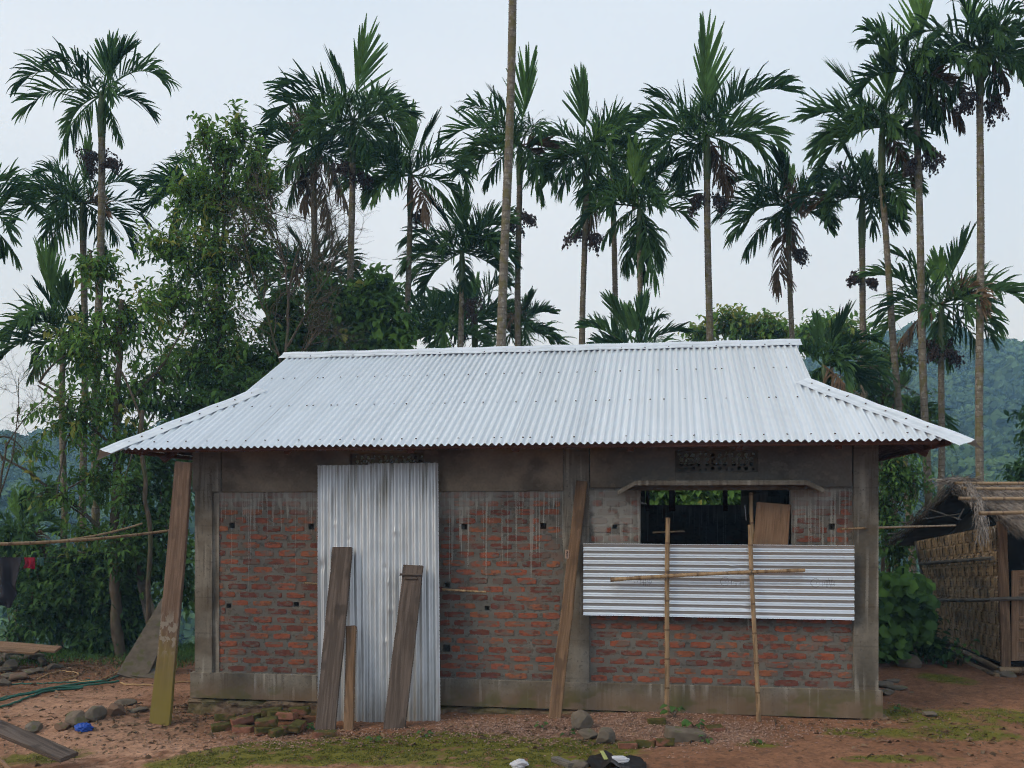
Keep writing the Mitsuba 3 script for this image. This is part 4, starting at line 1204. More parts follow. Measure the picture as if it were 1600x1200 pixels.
def palm(label, crown, Y, foot, wpx, fronds, seed, extra=5, fruit=None, scale=1.0, shaft=.85, bulge=1.0, tone=.30, tip_w=.8, group=None, dead=(), base_z=None):
    """crown: pixel where the leaves leave the stem; foot: pixel x the stem has at the roof line; fronds: (angle, length px, droop)"""
    r = np.random.default_rng(seed)
    key_ = thing('areca_palm', label, 'palm tree', group)
    C = P(crown[0], crown[1], Y); m = Y / F
    fx, fy = foot
    bx = crown[0] + (fx - crown[0]) * (1150 - crown[1]) / max(60, fy - crown[1])
    bx = np.clip(bx, fx - 60, fx + 60)
    X0 = (bx - 800) * m; z0 = float(ground_z(np.array(X0), np.array(Y))) - .2
    base = np.array([X0, Y, z0])
    r1 = wpx * m / 2
    n = 40; t = np.linspace(0, 1, n)
    wig = .035 * np.stack([np.sin(t * 7 + seed), np.cos(t * 5 + seed), 0 * t], -1) * (t * (1 - t) * 4)[:, None]
    top = C - UPV * shaft * scale
    path = base + (top - base) * t[:, None] + wig
    s = t * np.linalg.norm(top - base)
    rad = r1 * (1.0 + .22 * np.exp(-t * 9) - (1 - tip_w) * t) * (1 + .03 * np.cos(s * 2 * np.pi / .115))
    add('trunk', tube(path, rad, 10, r.uniform(.35, .65)), 'mat_palm_trunk', key_, smooth=True)
    t2 = np.linspace(0, 1, 10)
    sp = top + (C + UPV * .10 - top) * t2[:, None]
    add('crownshaft', tube(sp, r1 * tip_w * (1.02 + .28 * bulge * np.sin(np.pi * np.clip(t2 * 1.0, 0, 1)) - .45 * t2 ** 3), 10, .5), 'mat_shaft', key_, smooth=True)
    LS = .90
    specs = [(a + r.normal() * 3, l * m * LS, dr_ * r.uniform(.50, .85) * (1.35 if 20 < abs(a) < 52 else 1), r.uniform(-28, 28), 0) for a, l, dr_ in fronds]
    for k in range(max(1, extra - 3)):
        az = k * 137.5 + seed * 40
        tl = r.uniform(35, 75) * (1 if k % 2 else -1)
        specs.append((r.uniform(35, 80) * (1 if math.sin(az) > 0 else -1), r.uniform(95, 125) * scale * m, r.uniform(.9, 1.7), tl, 0))
    if extra > 2:
        for k in range(4):
            specs.append((r.uniform(80, 150) * (1 if k % 2 else -1), r.uniform(70, 105) * scale * m, r.uniform(.5, 1.2), r.uniform(-55, 40), 2))
        for k in range(2):
            specs.append((r.uniform(-50, 50), r.uniform(80, 105) * scale * m, r.uniform(1.3, 2.0), r.uniform(-80, -55), 2))
    specs += [(a, l * m, dr_, r.uniform(-10, 10), 1) for a, l, dr_ in dead]
    for a, L, dr_, tl, dd in specs:
        up = abs(a) < 28 and dd != 2
        hangdown = abs(a) > 110
        tn = tone - .17 + r.normal() * .10 + (.26 if up and abs(a) < 14 else 0) + (.10 if hangdown or dd == 2 else 0)
        g = frond(C + UPV * .02 + np.array([r.normal() * .02, r.normal() * .02, .06 if up else 0]), a, tl, L, dr_, r, beta=(14 if up else (-25 if hangdown else r.uniform(20, 78))), tone=float(np.clip(tn, .05, .75)),
                  llen=(.70 if not up else .80) * np.clip(L / 1.6, .55, 1.15), start=.16 if up else .13, hang=.04 if up else r.uniform(.15, .75) + (.3 if hangdown else 0), nl=25 if not up else 17, lw=.040 if not up else .050, fan=up)
        if dd == 1 or (dd == 2 and r.random() < .13): add('frond', g, 'mat_dry', key_, label='dry brown hanging frond')
        else: add('frond', g, 'mat_leaf', key_)
    if fruit:
        for (fx_, fy_, sz, sd) in fruit:
            c = P(fx_, fy_, Y) ; c[0] = np.interp(c[2], path[:, 2], path[:, 0]) + sd * r1
            add('fruit_bunch', fruit_bunch(c + UPV * sz * m * .35, sz * m * .88, r, sd), 'mat_fruit', key_)
    return key_


PALMS = [
    dict(label='tall areca palm near the left edge whose crown rises highest on that side', crown=(159, 150), Y=20.0, foot=(155, 480), wpx=13, seed=1, extra=2, fruit=[(155, 255, 40, -1), (155, 260, 34, 1)],
         fronds=[(-4, 130, .15), (14, 120, .3), (-30, 105, 1.7), (-54, 140, 1.9), (-74, 140, 1.9), (56, 145, 2.2), (28, 100, 1.3), (-98, 100, 1.6), (-128, 120, 1.6), (150, 80, .8), (75, 90, 1.6)]),
    dict(label='shorter areca palm with a dark crown behind the tall far left palm', crown=(130, 318), Y=22.5, foot=(131, 600), wpx=12, seed=2, extra=7, fruit=[(132, 270, 30, 1)],
         fronds=[(-62, 130, 1.8), (-84, 125, 1.9), (-35, 110, 1.4), (45, 110, 1.8), (78, 110, 1.9), (5, 95, .4), (-110, 95, 1.4), (115, 90, 1.4)]),
    dict(label='areca palm cut by the left edge with only its right fronds in view', crown=(-52, 330), Y=20.5, foot=(-50, 600), wpx=13, seed=3, extra=4,
         fronds=[(40, 120, 1.6), (62, 130, 1.9), (88, 120, 1.8), (-50, 120, 1.6), (0, 120, .3), (120, 110, 1.0)]),
    dict(label='low areca palm at the left edge with a thin upright spear leaf', crown=(98, 520), Y=19.0, foot=(97, 700), wpx=11, seed=4, extra=3, shaft=.6, tone=.38,
         fronds=[(-4, 130, .05), (-48, 140, 1.9), (-66, 130, 1.9), (-100, 110, 1.0), (50, 110, 1.6), (22, 90, .8), (88, 90, 1.5), (-25, 90, .9)]),
    dict(label='areca palm half hidden behind the bright leafy tree top on the left', crown=(338, 310), Y=23.0, foot=(345, 560), wpx=11, seed=5, extra=6,
         fronds=[(-55, 125, 1.7), (-75, 120, 1.9), (-95, 105, 1.3), (50, 110, 1.7), (10, 100, .3), (-30, 110, 1.1)]),
    dict(label='tall areca palm left of centre with a split upright spear leaf', crown=(551, 190), Y=20.0, foot=(549, 440), wpx=12, seed=6, extra=5, fruit=[(551, 275, 36, -1), (551, 285, 34, 1)],
         fronds=[(4, 145, .08), (-14, 120, .3), (-48, 140, 1.3), (-64, 145, 1.7), (38, 100, 1.0), (58, 110, 1.3), (72, 115, 1.8), (-88, 120, 1.5), (-110, 90, 1.2), (105, 80, 1.4)]),
    dict(label='dark drooping areca palm with dry hanging fronds left of the split spear palm', crown=(490, 232), Y=22.0, foot=(492, 500), wpx=12, seed=7, extra=7, fruit=[(490, 285, 34, -1)], dead=[(165, 110, .4), (-170, 90, .4), (140, 100, .9)],
         fronds=[(-50, 95, 1.7), (-75, 95, 1.9), (45, 90, 1.7), (80, 95, 1.8), (-110, 90, 1.3), (120, 85, 1.3), (-20, 70, .9), (15, 70, .8)]),
    dict(label='slender areca palm with a green upper column right of the split spear palm', crown=(641, 275), Y=20.5, foot=(632, 545), wpx=10.5, seed=8, extra=5, tone=.36, fruit=[(640, 345, 22, 1)],
         fronds=[(3, 125, .1), (-16, 110, .5), (20, 105, .6), (-48, 110, 1.6), (-70, 115, 1.9), (46, 115, 1.6), (66, 120, 1.9), (-95, 90, 1.5), (95, 95, 1.6)]),
    dict(label='wide feathery low areca palm crown left of the tall bare stem', crown=(722, 395), Y=21.0, foot=(718, 540), wpx=11, seed=9, extra=6, fruit=[(722, 490, 42, 1)], tone=.27,
         fronds=[(0, 115, .2), (28, 110, .9), (-28, 105, .9), (48, 115, 1.5), (-52, 115, 1.5), (72, 100, 1.9), (-78, 110, 1.9), (-105, 100, 1.3), (105, 90, 1.2), (170, 70, .4)]),
    dict(label='feathery palm low between the green bush and the wide low palm crown', crown=(694, 520), Y=22.5, foot=(696, 600), wpx=10, seed=30, extra=3, tone=.30,
         fronds=[(-62, 110, 1.5), (-80, 95, 1.4), (-40, 105, 1.2), (-18, 90, .8), (20, 80, .9), (55, 85, 1.5), (-98, 80, 1.2)]),
    dict(label='dim drooping palm low behind the bare twigs left of the green bush', crown=(482, 425), Y=23.0, foot=(486, 600), wpx=10, seed=31, extra=5, tone=.24, dead=[(150, 80, .8)],
         fronds=[(-50, 100, 1.6), (-75, 95, 1.8), (50, 105, 1.7), (75, 110, 1.9), (-105, 90, 1.4), (110, 90, 1.4), (-20, 80, .9), (22, 80, 1.0)]),
    dict(label='short areca palm crouched behind the roof left of the tall bare stem', crown=(742, 492), Y=24.5, foot=(742, 560), wpx=11, seed=10, extra=5, fruit=[(742, 520, 30, -1)], tone=.25,
         fronds=[(-62, 115, 1.7), (-84, 105, 1.5), (60, 100, 1.7), (82, 100, 1.8), (-35, 90, 1.2), (30, 90, 1.2), (0, 70, .4)]),
    dict(label='areca palm directly behind the tall bare stem with a bright upright spear leaf', crown=(812, 228), Y=21.0, foot=(809, 540), wpx=11.5, seed=11, extra=6, fruit=[(812, 345, 34, 1), (812, 355, 28, -1)], dead=[(110, 60, 1.2)],
         fronds=[(6, 132, .05), (-38, 125, 1.1), (-52, 130, 1.5), (-26, 110, .7), (70, 75, 1.9), (-75, 110, 1.9), (120, 90, 1.0), (150, 100, .6), (-120, 85, 1.2)]),
    dict(label='areca palm right of the tall bare stem with a short fan of spear leaf', crown=(916, 238), Y=20.5, foot=(911, 540), wpx=11, seed=12, extra=6, fruit=[(914, 375, 40, -1), (914, 380, 30, 1)],
         fronds=[(-8, 112, .1), (-50, 95, 1.6), (-72, 90, 1.9), (40, 100, 1.2), (66, 85, 1.8), (-100, 110, 1.2), (175, 95, .3), (-135, 100, .9), (110, 80, 1.1)]),
    dict(label='areca palm with one long frond hanging straight down in front of its stem', crown=(999, 325), Y=19.5, foot=(1001, 540), wpx=10.5, seed=13, extra=4, tone=.33,
         fronds=[(178, 135, .2), (170, 110, .3), (-168, 105, .4), (-60, 120, 1.5), (-82, 110, 1.6), (60, 110, 1.5), (80, 100, 1.8), (-28, 110, 1.0), (25, 110, .9), (-5, 95, .4)]),
    dict(label='areca palm with upswept fronds behind the palm with the straight hanging frond', crown=(958, 262), Y=23.0, foot=(962, 560), wpx=10.5, seed=14, extra=5,
         fronds=[(12, 110, .5), (28, 115, .9), (-20, 95, .7), (55, 100, 1.6), (-60, 90, 1.7), (85, 90, 1.8), (120, 80, 1.2)]),
    dict(label='very short palm whose leaves spread just above the roof ridge', crown=(990, 545), Y=19.0, foot=(990, 640), wpx=11, seed=15, extra=2, shaft=.3, tone=.30,
         fronds=[(-30, 95, .5), (-52, 90, .9), (-10, 85, .4), (14, 85, .4), (36, 90, .6), (58, 95, 1.0), (-72, 80, 1.2)]),
    dict(label='tall areca palm right of centre with the largest crown and bright spear leaf', crown=(1105, 215), Y=19.5, foot=(1107, 530), wpx=12.5, seed=16, extra=6, fruit=[(1106, 322, 34, -1), (1106, 320, 34, 1)], dead=[(150, 90, .8)],
         fronds=[(-5, 165, .08), (28, 150, .8), (-36, 135, .9), (44, 155, 1.2), (60, 150, 1.7), (-62, 125, 1.6), (-78, 120, 1.9), (76, 130, 2.0), (-105, 105, 1.4), (115, 110, 1.2), (12, 120, .5)]),
    dict(label='areca palm with a brown dead leaf base hanging beside its stem', crown=(1232, 322), Y=21.0, foot=(1239, 525), wpx=10, seed=17, extra=7, fruit=[(1236, 405, 34, 1)], dead=[(-172, 125, .1), (172, 60, .3)],
         fronds=[(-48, 115, 1.3), (-66, 125, 1.8), (-88, 115, 1.7), (40, 90, 1.3), (68, 85, 1.8), (-15, 95, .8), (100, 80, 1.4), (8, 80, .4)]),
    dict(label='bushy drooping areca palm with a thick green column right of the roof end', crown=(1347, 310), Y=19.5, foot=(1351, 610), wpx=11.5, seed=18, extra=7, fruit=[(1348, 440, 24, -1), (1348, 445, 22, 1)], shaft=1.0,
         fronds=[(-46, 115, 1.6), (-66, 110, 1.9), (48, 100, 1.6), (70, 95, 1.9), (-92, 95, 1.6), (95, 90, 1.6), (-18, 110, .9), (18, 100, .8)]),
    dict(label='areca palm with stiff fanned leaves and a slightly leaning pale stem at right', crown=(1378, 200), Y=18.6, foot=(1404, 640), wpx=11.5, seed=19, extra=6, dead=[(24, 110, .5), (140, 100, .8)], shaft=1.1, tone=.34,
         fronds=[(-6, 120, .2), (-28, 140, .4), (-48, 125, .9), (-64, 135, 1.2), (-80, 125, 1.7), (60, 95, 1.6), (-104, 100, 1.4), (82, 90, 1.7), (112, 85, 1.2)]),
    dict(label='tall areca palm second from the right edge, a fruit cluster right of its stem', crown=(1432, 118), Y=18.2, foot=(1446, 700), wpx=12.5, seed=20, extra=5, fruit=[(1436, 258, 44, 1), (1436, 262, 26, -1)], dead=[(95, 80, 1.2), (128, 100, .6)],
         fronds=[(-40, 115, .9), (-58, 125, 1.4), (-76, 115, 1.8), (2, 150, .1), (30, 115, .8), (62, 80, 1.5), (-110, 80, 1.3), (150, 90, .5), (165, 110, .4)]),
    dict(label='tallest areca palm at the right edge with a dark round fruit cluster under its crown', crown=(1531, 78), Y=17.8, foot=(1532, 700), wpx=13, seed=21, extra=6, fruit=[(1531, 170, 42, -1), (1531, 175, 42, 1)], dead=[(128, 70, 1.2)],
         fronds=[(-38, 140, 1.0), (-58, 145, 1.5), (-72, 125, 1.9), (0, 120, .2), (34, 125, 1.0), (58, 130, 1.6), (78, 110, 1.9), (-96, 100, 1.6), (-140, 100, .8), (150, 90, .8), (105, 90, 1.5)]),
    dict(label='shorter areca palm with arching fronds standing before the hill at the right', crown=(1471, 478), Y=18.8, foot=(1470, 720), wpx=11.5, seed=22, extra=4, fruit=[(1471, 555, 34, -1), (1471, 560, 34, 1)], shaft=.9, tone=.37, dead=[],
         fronds=[(26, 140, .5), (4, 100, .3), (-34, 120, 1.0), (-52, 130, 1.4), (46, 135, 1.3), (66, 140, 2.0), (-72, 135, 2.0), (-100, 110, 1.3), (105, 110, 1.3), (-170, 80, .3), (86, 120, 1.9)]),
    dict(label='low areca palm tucked behind the right end of the roof ridge', crown=(1288, 572), Y=18.2, foot=(1288, 700), wpx=11, seed=23, extra=3, shaft=.4, tone=.27,
         fronds=[(18, 95, .5), (40, 95, 1.0), (-10, 75, .4), (62, 90, 1.7), (-50, 70, 1.7), (95, 75, 1.3), (150, 70, .8), (-150, 60, .9)]),
    dict(label='low palm with fronds bent down to the right behind the right roof slope', crown=(1395, 640), Y=20.5, foot=(1396, 760), wpx=10, seed=24, extra=3, shaft=.4, tone=.25,
         fronds=[(-40, 80, 1.5), (-70, 85, 1.9), (20, 70, .8), (60, 60, 1.6), (-100, 70, 1.3)]),
    dict(label='small young palm behind the washing at the left edge', crown=(28, 838), Y=19.0, foot=(28, 900), wpx=8, seed=25, extra=3, shaft=.3, tone=.38,
         fronds=[(-40, 75, .8), (-70, 70, 1.3), (20, 70, .5), (50, 75, .9), (75, 70, 1.3), (0, 60, .3)]),
    dict(label='palm with drooping crown low behind the roof just right of the tall bare stem', crown=(812, 515), Y=24.0, foot=(812, 560), wpx=10, seed=26, extra=3, tone=.33,
         fronds=[(48, 70, 1.5), (72, 70, 1.8), (20, 60, .8), (-30, 60, 1.0), (95, 60, 1.3)]),
    dict(label='tall bare palm stem rising out of the top of the picture in the middle', crown=(803, -190), Y=17.6, foot=(787, 540), wpx=17, seed=27, extra=5, tip_w=.72,
         fronds=[(-40, 130, 1.2), (-70, 130, 1.8), (40, 130, 1.2), (70, 130, 1.8), (0, 130, .2)]),
]
for d in PALMS: palm(**d)

# ---------------------------------------------------------------- leafy trees and shrubs
rng = np.random.default_rng(99)


def leaf_sprays(blobs_, r, twig_len=.45, leaf=.15, wid=.36, per=9, tone=(.35, .16), droop=.5, shell=.5, cup=.25, curl=.25, twig_r=.006):
    """twigs with alternate leaves filling ellipsoids (centre, radii, number of twigs)"""
    tw = MB(); P_, D_, U_, L_, T_ = [], [], [], [], []
    for c, rad, n in blobs_:
        d = nrm(r.normal(size=(n, 3)))
        q = r.random(n) ** shell
        lump = .75 + .5 * meshkit.fbm(d * 1.6 + np.asarray(c) * .7, 3, 3)
        s = np.asarray(c) + d * (q * lump)[:, None] * np.asarray(rad)
        out = nrm(d * np.asarray(rad) + r.normal(size=(n, 3)) * .45 * np.mean(rad) + np.array([0, 0, .25 * np.mean(rad)]))
        L = twig_len * r.uniform(.6, 1.3, n)
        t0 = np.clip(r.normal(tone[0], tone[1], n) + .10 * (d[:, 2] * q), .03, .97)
        for i in range(n):
            p0 = s[i] - out[i] * L[i] * .6; k = per
            tt = np.linspace(0, 1, k)
            pp = p0 + out[i] * (L[i] * tt)[:, None] - np.array([0, 0, 1.]) * (droop * .35 * L[i] * tt ** 2)[:, None]
            tw.add(*tube(pp[::2] if k > 4 else pp, twig_r * np.linspace(1, .4, len(pp[::2] if k > 4 else pp)), 3, .35, caps=False))
            sd = nrm(np.cross(out[i], r.normal(size=3)))
            sg_ = np.where(np.arange(k) % 2, 1, -1)[:, None]
            dd = nrm(out[i] * .55 + sd * sg_ * .9 + r.normal(size=(k, 3)) * .3 + np.array([0, 0, -droop]))
            P_.append(pp); D_.append(dd); U_.append(np.tile([0, 0, 1.0], (k, 1)) + r.normal(size=(k, 3)) * .3)
            L_.append(leaf * r.uniform(.65, 1.2, k)); T_.append(np.clip(t0[i] + r.normal(size=k) * .07, .02, .98))
    P_, D_, U_, L_, T_ = np.vstack(P_), np.vstack(D_), np.vstack(U_), np.concatenate(L_), np.concatenate(T_)
    return leaves(P_, D_, U_, L_, L_ * wid, T_, fold=cup, curl=curl), tw.get()


def limb_mesh(lines, r):
    mb = MB()
    for pts, r0, r1 in lines:
        pts = np.array(pts, float); n = max(8, int(np.linalg.norm(np.diff(pts, axis=0), axis=1).sum() / .12))
        q = resample(pts, n)
        q = q + .03 * (np.stack([meshkit.noise(np.stack([np.arange(n) * .35, np.full(n, k + pts[0, 0] * 7), np.zeros(n)], -1), 5 + k) for k in range(3)], -1) - .5) * 2
        mb.add(*tube(q, np.linspace(r0, r1, n) * (1 + .10 * np.sin(np.arange(n) * 1.9)), 8, r.uniform(.4, .6)))
    return mb.get()


def fine_twigs(lines, r, n_sub=7, depth=2, L=.6, rad=.007):
    """bare branching twigs along given limbs"""
    mb = MB()

    def grow(p, d, L, rad, lev):
        k = 7; pts = [p]
        for i in range(k):
            d = nrm(d + r.normal(size=3) * .16 + np.array([0, 0, .02])); pts.append(pts[-1] + d * L / k)
        mb.add(*tube(np.array(pts), np.linspace(rad, rad * .35, k + 1), 4, .5, caps=False))
        if lev > 0:
            for i in range(3 + lev):
                j = r.integers(2, k + 1)
                grow(pts[j], nrm(d + r.normal(size=3) * .75), L * r.uniform(.4, .75), rad * .55, lev - 1)
    for pts, r0, r1 in lines:
        pts = resample(np.array(pts, float), 20)
        for i in range(n_sub):
            j = r.integers(5, 20); d = nrm(pts[min(19, j)] - pts[j - 1])
            grow(pts[j], nrm(d + r.normal(size=3) * .7), L * r.uniform(.6, 1.2), rad, depth)
    return mb.get()


def pxblob(px, py, rx, ry, Y, n, dy=None):
    m = Y / F
    return (P(px, py, Y), (rx * m, (dy if dy else .75 * (rx + ry) / 2 * m), ry * m), n)


def tree(label, trunk, limbs, blobs_, seed, cat='tree', name='leafy_tree', twigs=None, **k):
    r = np.random.default_rng(seed)
    key_ = thing(name, label, cat)
    blobs_ = [(c, rad, max(3, int(n * k.get('dens', 1.0)))) for c, rad, n in blobs_]; k.pop('dens', None)
    tr = [(np.array([P(*p) if len(p) == 3 else p for p in trunk[0]]), trunk[1], trunk[2])]
    base = tr[0][0][0]; base[2] = float(ground_z(base[0], base[1])) - .15
    if trunk[1] > 0: add('trunk', limb_mesh(tr, r), 'mat_bark', key_, smooth=True)
    lm = [(np.array([P(*p) for p in pts]), r0, r1) for pts, r0, r1 in limbs]
    if blobs_:
        for c, rad, n in blobs_:
            if trunk[1] > 0:
                j = tr[0][0][-1] if not lm else min([l[0][-1] for l in lm] + [tr[0][0][-1]], key=lambda q: np.linalg.norm(q - c))
                lm.append((np.array([j, (j + c) / 2 + [0, 0, .12], c + r.normal(size=3) * .1]), max(.012, trunk[2] * .55), .008))
    for l in lm: add('limb', limb_mesh([l], r), 'mat_bark', key_, smooth=True)
    if blobs_:
        lf, tw = leaf_sprays(blobs_, r, **k)
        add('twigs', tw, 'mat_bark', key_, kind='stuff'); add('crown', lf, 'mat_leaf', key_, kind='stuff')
    if twigs: add('bare_twigs', fine_twigs(lm if twigs.get('limbs', 1) else tr, r, **{a: b for a, b in twigs.items() if a != 'limbs'}), 'mat_bark', key_, kind='stuff')
    return key_


# open drooping tree at the left
tree('open leafy tree on the left with drooping leaves and a dark trunk', ([(190, 1010, 17.0), (178, 890, 17.0), (183, 700, 17.0), (185, 560, 17.0), (190, 470, 17.0)], .105, .04),
     [([(180, 850, 17), (120, 790, 16.8), (40, 735, 16.6), (-30, 690, 16.4)], .035, .014), ([(183, 700, 17), (110, 640, 16.9), (60, 600, 16.8)], .03, .012), ([(184, 640, 17), (260, 560, 17.2), (290, 500, 17.2)], .03, .012),
      ([(184, 760, 17), (130, 700, 17.4), (80, 660, 17.6)], .026, .010), ([(185, 560, 17), (150, 440, 17.1), (140, 390, 17)], .026, .010), ([(182, 720, 17), (235, 660, 17.3), (255, 600, 17.4)], .03, .012)],
     [pxblob(150, 415, 45, 45, 17, 60), pxblob(130, 540, 70, 60, 17, 110), pxblob(200, 500, 60, 60, 17.2, 100), pxblob(115, 650, 70, 55, 16.8, 85), pxblob(180, 620, 70, 60, 17.2, 120), pxblob(75, 765, 55, 40, 16.6, 42),
      pxblob(160, 745, 60, 50, 17, 80), pxblob(50, 700, 40, 35, 16.8, 14), pxblob(205, 690, 50, 50, 17, 80), pxblob(140, 830, 50, 36, 17, 36), pxblob(240, 590, 50, 60, 17.4, 60)],
     201, dens=.8, leaf=.165, wid=.40, per=8, tone=(.60, .17), droop=.55, shell=.6)
# bright tree top
tree('dense leafy tree with a bright pointed top left of the roof', ([(338, 1010, 18.6), (342, 700, 18.6), (345, 480, 18.6), (350, 330, 18.6), (352, 220, 18.6)], .085, .03),
     [([(345, 520, 18.6), (300, 420, 18.4), (270, 360, 18.3)], .03, .012), ([(348, 430, 18.6), (400, 350, 18.5), (425, 310, 18.5)], .028, .010), ([(350, 300, 18.6), (325, 230, 18.4), (320, 190, 18.4)], .02, .008), ([(351, 280, 18.6), (372, 210, 18.5), (374, 180, 18.5)], .02, .008)],
     [pxblob(345, 235, 30, 50, 18.6, 60), pxblob(374, 205, 13, 40, 18.5, 30), pxblob(320, 205, 12, 30, 18.4, 20), pxblob(300, 235, 12, 18, 18.4, 10), pxblob(400, 235, 14, 22, 18.4, 14), pxblob(350, 305, 58, 50, 18.6, 130), pxblob(415, 290, 22, 40, 18.4, 30), pxblob(395, 270, 30, 50, 18.5, 60), pxblob(290, 300, 40, 34, 18.5, 50), pxblob(265, 385, 45, 45, 18.3, 70),
      pxblob(330, 400, 70, 60, 18.5, 190), pxblob(395, 390, 40, 60, 18.6, 90), pxblob(270, 470, 60, 55, 18.3, 120), pxblob(340, 500, 70, 60, 18.6, 170), pxblob(300, 570, 70, 45, 18.4, 110), pxblob(380, 570, 60, 45, 18.8, 90)],
     202, dens=.72, leaf=.165, wid=.40, per=10, tone=(.66, .15), droop=.12, shell=.55, twig_len=.66)
# dark broadleaf mass behind the left roof slope
tree('dark broadleaf shrub filling the gap behind the left roof slope', ([(330, 1010, 18.0), (330, 700, 18.0)], .06, .03), [],
     [pxblob(300, 640, 80, 50, 18.0, 150), pxblob(380, 610, 70, 45, 18.2, 130), pxblob(330, 570, 90, 45, 19.2, 130), pxblob(430, 560, 60, 45, 19.0, 90), pxblob(260, 740, 60, 55, 17.6, 110), pxblob(240, 830, 60, 60, 17.4, 110), pxblob(275, 900, 50, 60, 17.4, 100)],
     203, dens=.85, cat='shrub', name='broadleaf_shrub', leaf=.19, wid=.46, per=8, tone=(.40, .17), droop=.35)
tree('leafy shrub with large pale leaves on top behind the left half of the roof', ([(545, 900, 19.5), (548, 560, 19.5)], .06, .03), [],
     [pxblob(590, 450, 34, 30, 19.3, 45), pxblob(610, 480, 26, 24, 19.2, 30), pxblob(545, 470, 60, 35, 19.5, 110), pxblob(520, 520, 70, 35, 19.5, 130), pxblob(590, 530, 50, 32, 19.4, 110), pxblob(470, 530, 50, 40, 19.6, 80), pxblob(440, 480, 34, 40, 19.6, 50), pxblob(505, 455, 30, 26, 19.6, 36), pxblob(625, 525, 24, 30, 19.5, 40)],
     204, cat='shrub', name='broadleaf_shrub', leaf=.21, wid=.62, per=8, tone=(.50, .17), droop=.45)
# bare twiggy tree
tree('bare twiggy grey brown tree tangled in front of the drooping dark palm', ([(440, 900, 18.3), (446, 600, 18.3), (452, 480, 18.3), (470, 380, 18.3)], .05, .02),
     [([(446, 620, 18.3), (425, 520, 18.2), (395, 430, 18.1), (380, 370, 18.1)], .025, .008), ([(450, 540, 18.3), (500, 450, 18.2), (535, 380, 18.2)], .025, .008), ([(452, 480, 18.3), (440, 400, 18.2), (420, 330, 18.2)], .02, .007), ([(455, 460, 18.3), (490, 390, 18.4), (505, 330, 18.4)], .02, .007),
      ([(446, 600, 18.3), (480, 540, 18.2), (520, 500, 18.2)], .02, .007)], [], 205, name='bare_tree', twigs=dict(n_sub=16, depth=2, L=.8, rad=.011))
tree('bare leafless twigs reaching in from the left edge', ([(-20, 950, 16.2), (-5, 800, 16.2), (10, 690, 16.2)], .04, .015),
     [([(0, 780, 16.2), (25, 660, 16.1), (30, 590, 16.1)], .014, .005), ([(5, 720, 16.2), (-20, 620, 16.2), (-25, 560, 16.2)], .014, .005), ([(8, 700, 16.2), (50, 640, 16.1), (75, 620, 16.1)], .012, .005)], [], 206, name='bare_tree', twigs=dict(n_sub=7, depth=2, L=.6, rad=.005))
# reddish thin trunk and forked trunk by the boards
tree('thin reddish trunk standing just left of the house eave', ([(232, 1010, 16.4), (233, 830, 16.4), (224, 740, 16.4), (218, 690, 16.4), (222, 640, 16.4)], .045, .035), [([(222, 660, 16.4), (200, 600, 16.5), (180, 560, 16.5)], .022, .01)],
     [pxblob(205, 760, 30, 40, 16.5, 45), pxblob(195, 850, 34, 45, 16.6, 40)], 207, leaf=.16, wid=.4, per=8, tone=(.42, .14), droop=.5)
tree('low dark bush with glossy leaves along the left yard edge', ([(110, 1005, 17.4), (110, 960, 17.4)], .03, .02), [],
     [pxblob(70, 950, 45, 50, 17.3, 130), pxblob(120, 930, 60, 65, 17.4, 230), pxblob(180, 945, 45, 60, 17.4, 150), pxblob(60, 895, 40, 30, 17.5, 70), pxblob(110, 880, 50, 30, 17.6, 110), pxblob(190, 880, 40, 40, 17.6, 90), pxblob(215, 960, 36, 50, 17.6, 80), pxblob(150, 985, 70, 25, 17.3, 120)],
     208, cat='bush', name='glossy_bush', leaf=.17, wid=.46, per=8, tone=(.24, .15), droop=.55)
tree('small green bush beneath the washing at the left edge', ([(12, 1010, 18.2), (12, 960, 18.2)], .02, .012), [],
     [pxblob(10, 880, 40, 30, 18.6, 30), pxblob(30, 985, 30, 26, 18.0, 40), pxblob(45, 860, 40, 35, 18.4, 50)], 209, cat='bush', name='glossy_bush', leaf=.15, wid=.4, per=7, tone=(.36, .16), droop=.4)
# behind the house, right
tree('round yellowish green tree showing above the roof left of its right end', ([(1160, 760, 31), (1160, 560, 31)], .12, .06), [],
     [pxblob(1140, 502, 42, 24, 31, 80), pxblob(1190, 512, 44, 24, 31, 80), pxblob(1100, 520, 30, 14, 31, 40), pxblob(1225, 525, 34, 18, 31, 60)], 210, leaf=.28, wid=.42, per=8, tone=(.84, .10), droop=.5, twig_len=.6)
tree('round green tree with small leaf clumps behind the right end of the roof ridge', ([(1300, 760, 30), (1300, 560, 30)], .12, .06), [],
     [pxblob(1290, 510, 46, 22, 30, 100), pxblob(1330, 520, 30, 24, 30, 60), pxblob(1260, 530, 30, 20, 30, 60)], 211, leaf=.24, wid=.45, per=8, tone=(.68, .14), droop=.4, twig_len=.6)
tree('sparse twiggy green tree behind the right roof slope', ([(1380, 900, 19.8), (1378, 640, 19.8), (1375, 580, 19.8)], .05, .025), [([(1378, 640, 19.8), (1350, 590, 19.7), (1335, 560, 19.7)], .02, .008), ([(1378, 620, 19.8), (1405, 570, 19.8), (1415, 540, 19.8)], .02, .008)],
     [pxblob(1372, 560, 36, 30, 19.8, 36), pxblob(1405, 555, 22, 20, 19.8, 20), pxblob(1340, 580, 30, 25, 19.7, 26), pxblob(1440, 640, 26, 30, 20.2, 44), pxblob(1360, 620, 30, 24, 19.8, 20)], 212, leaf=.15, wid=.42, per=7, tone=(.5, .15), droop=.4, twigs=dict(n_sub=5, depth=1, L=.5, rad=.006))
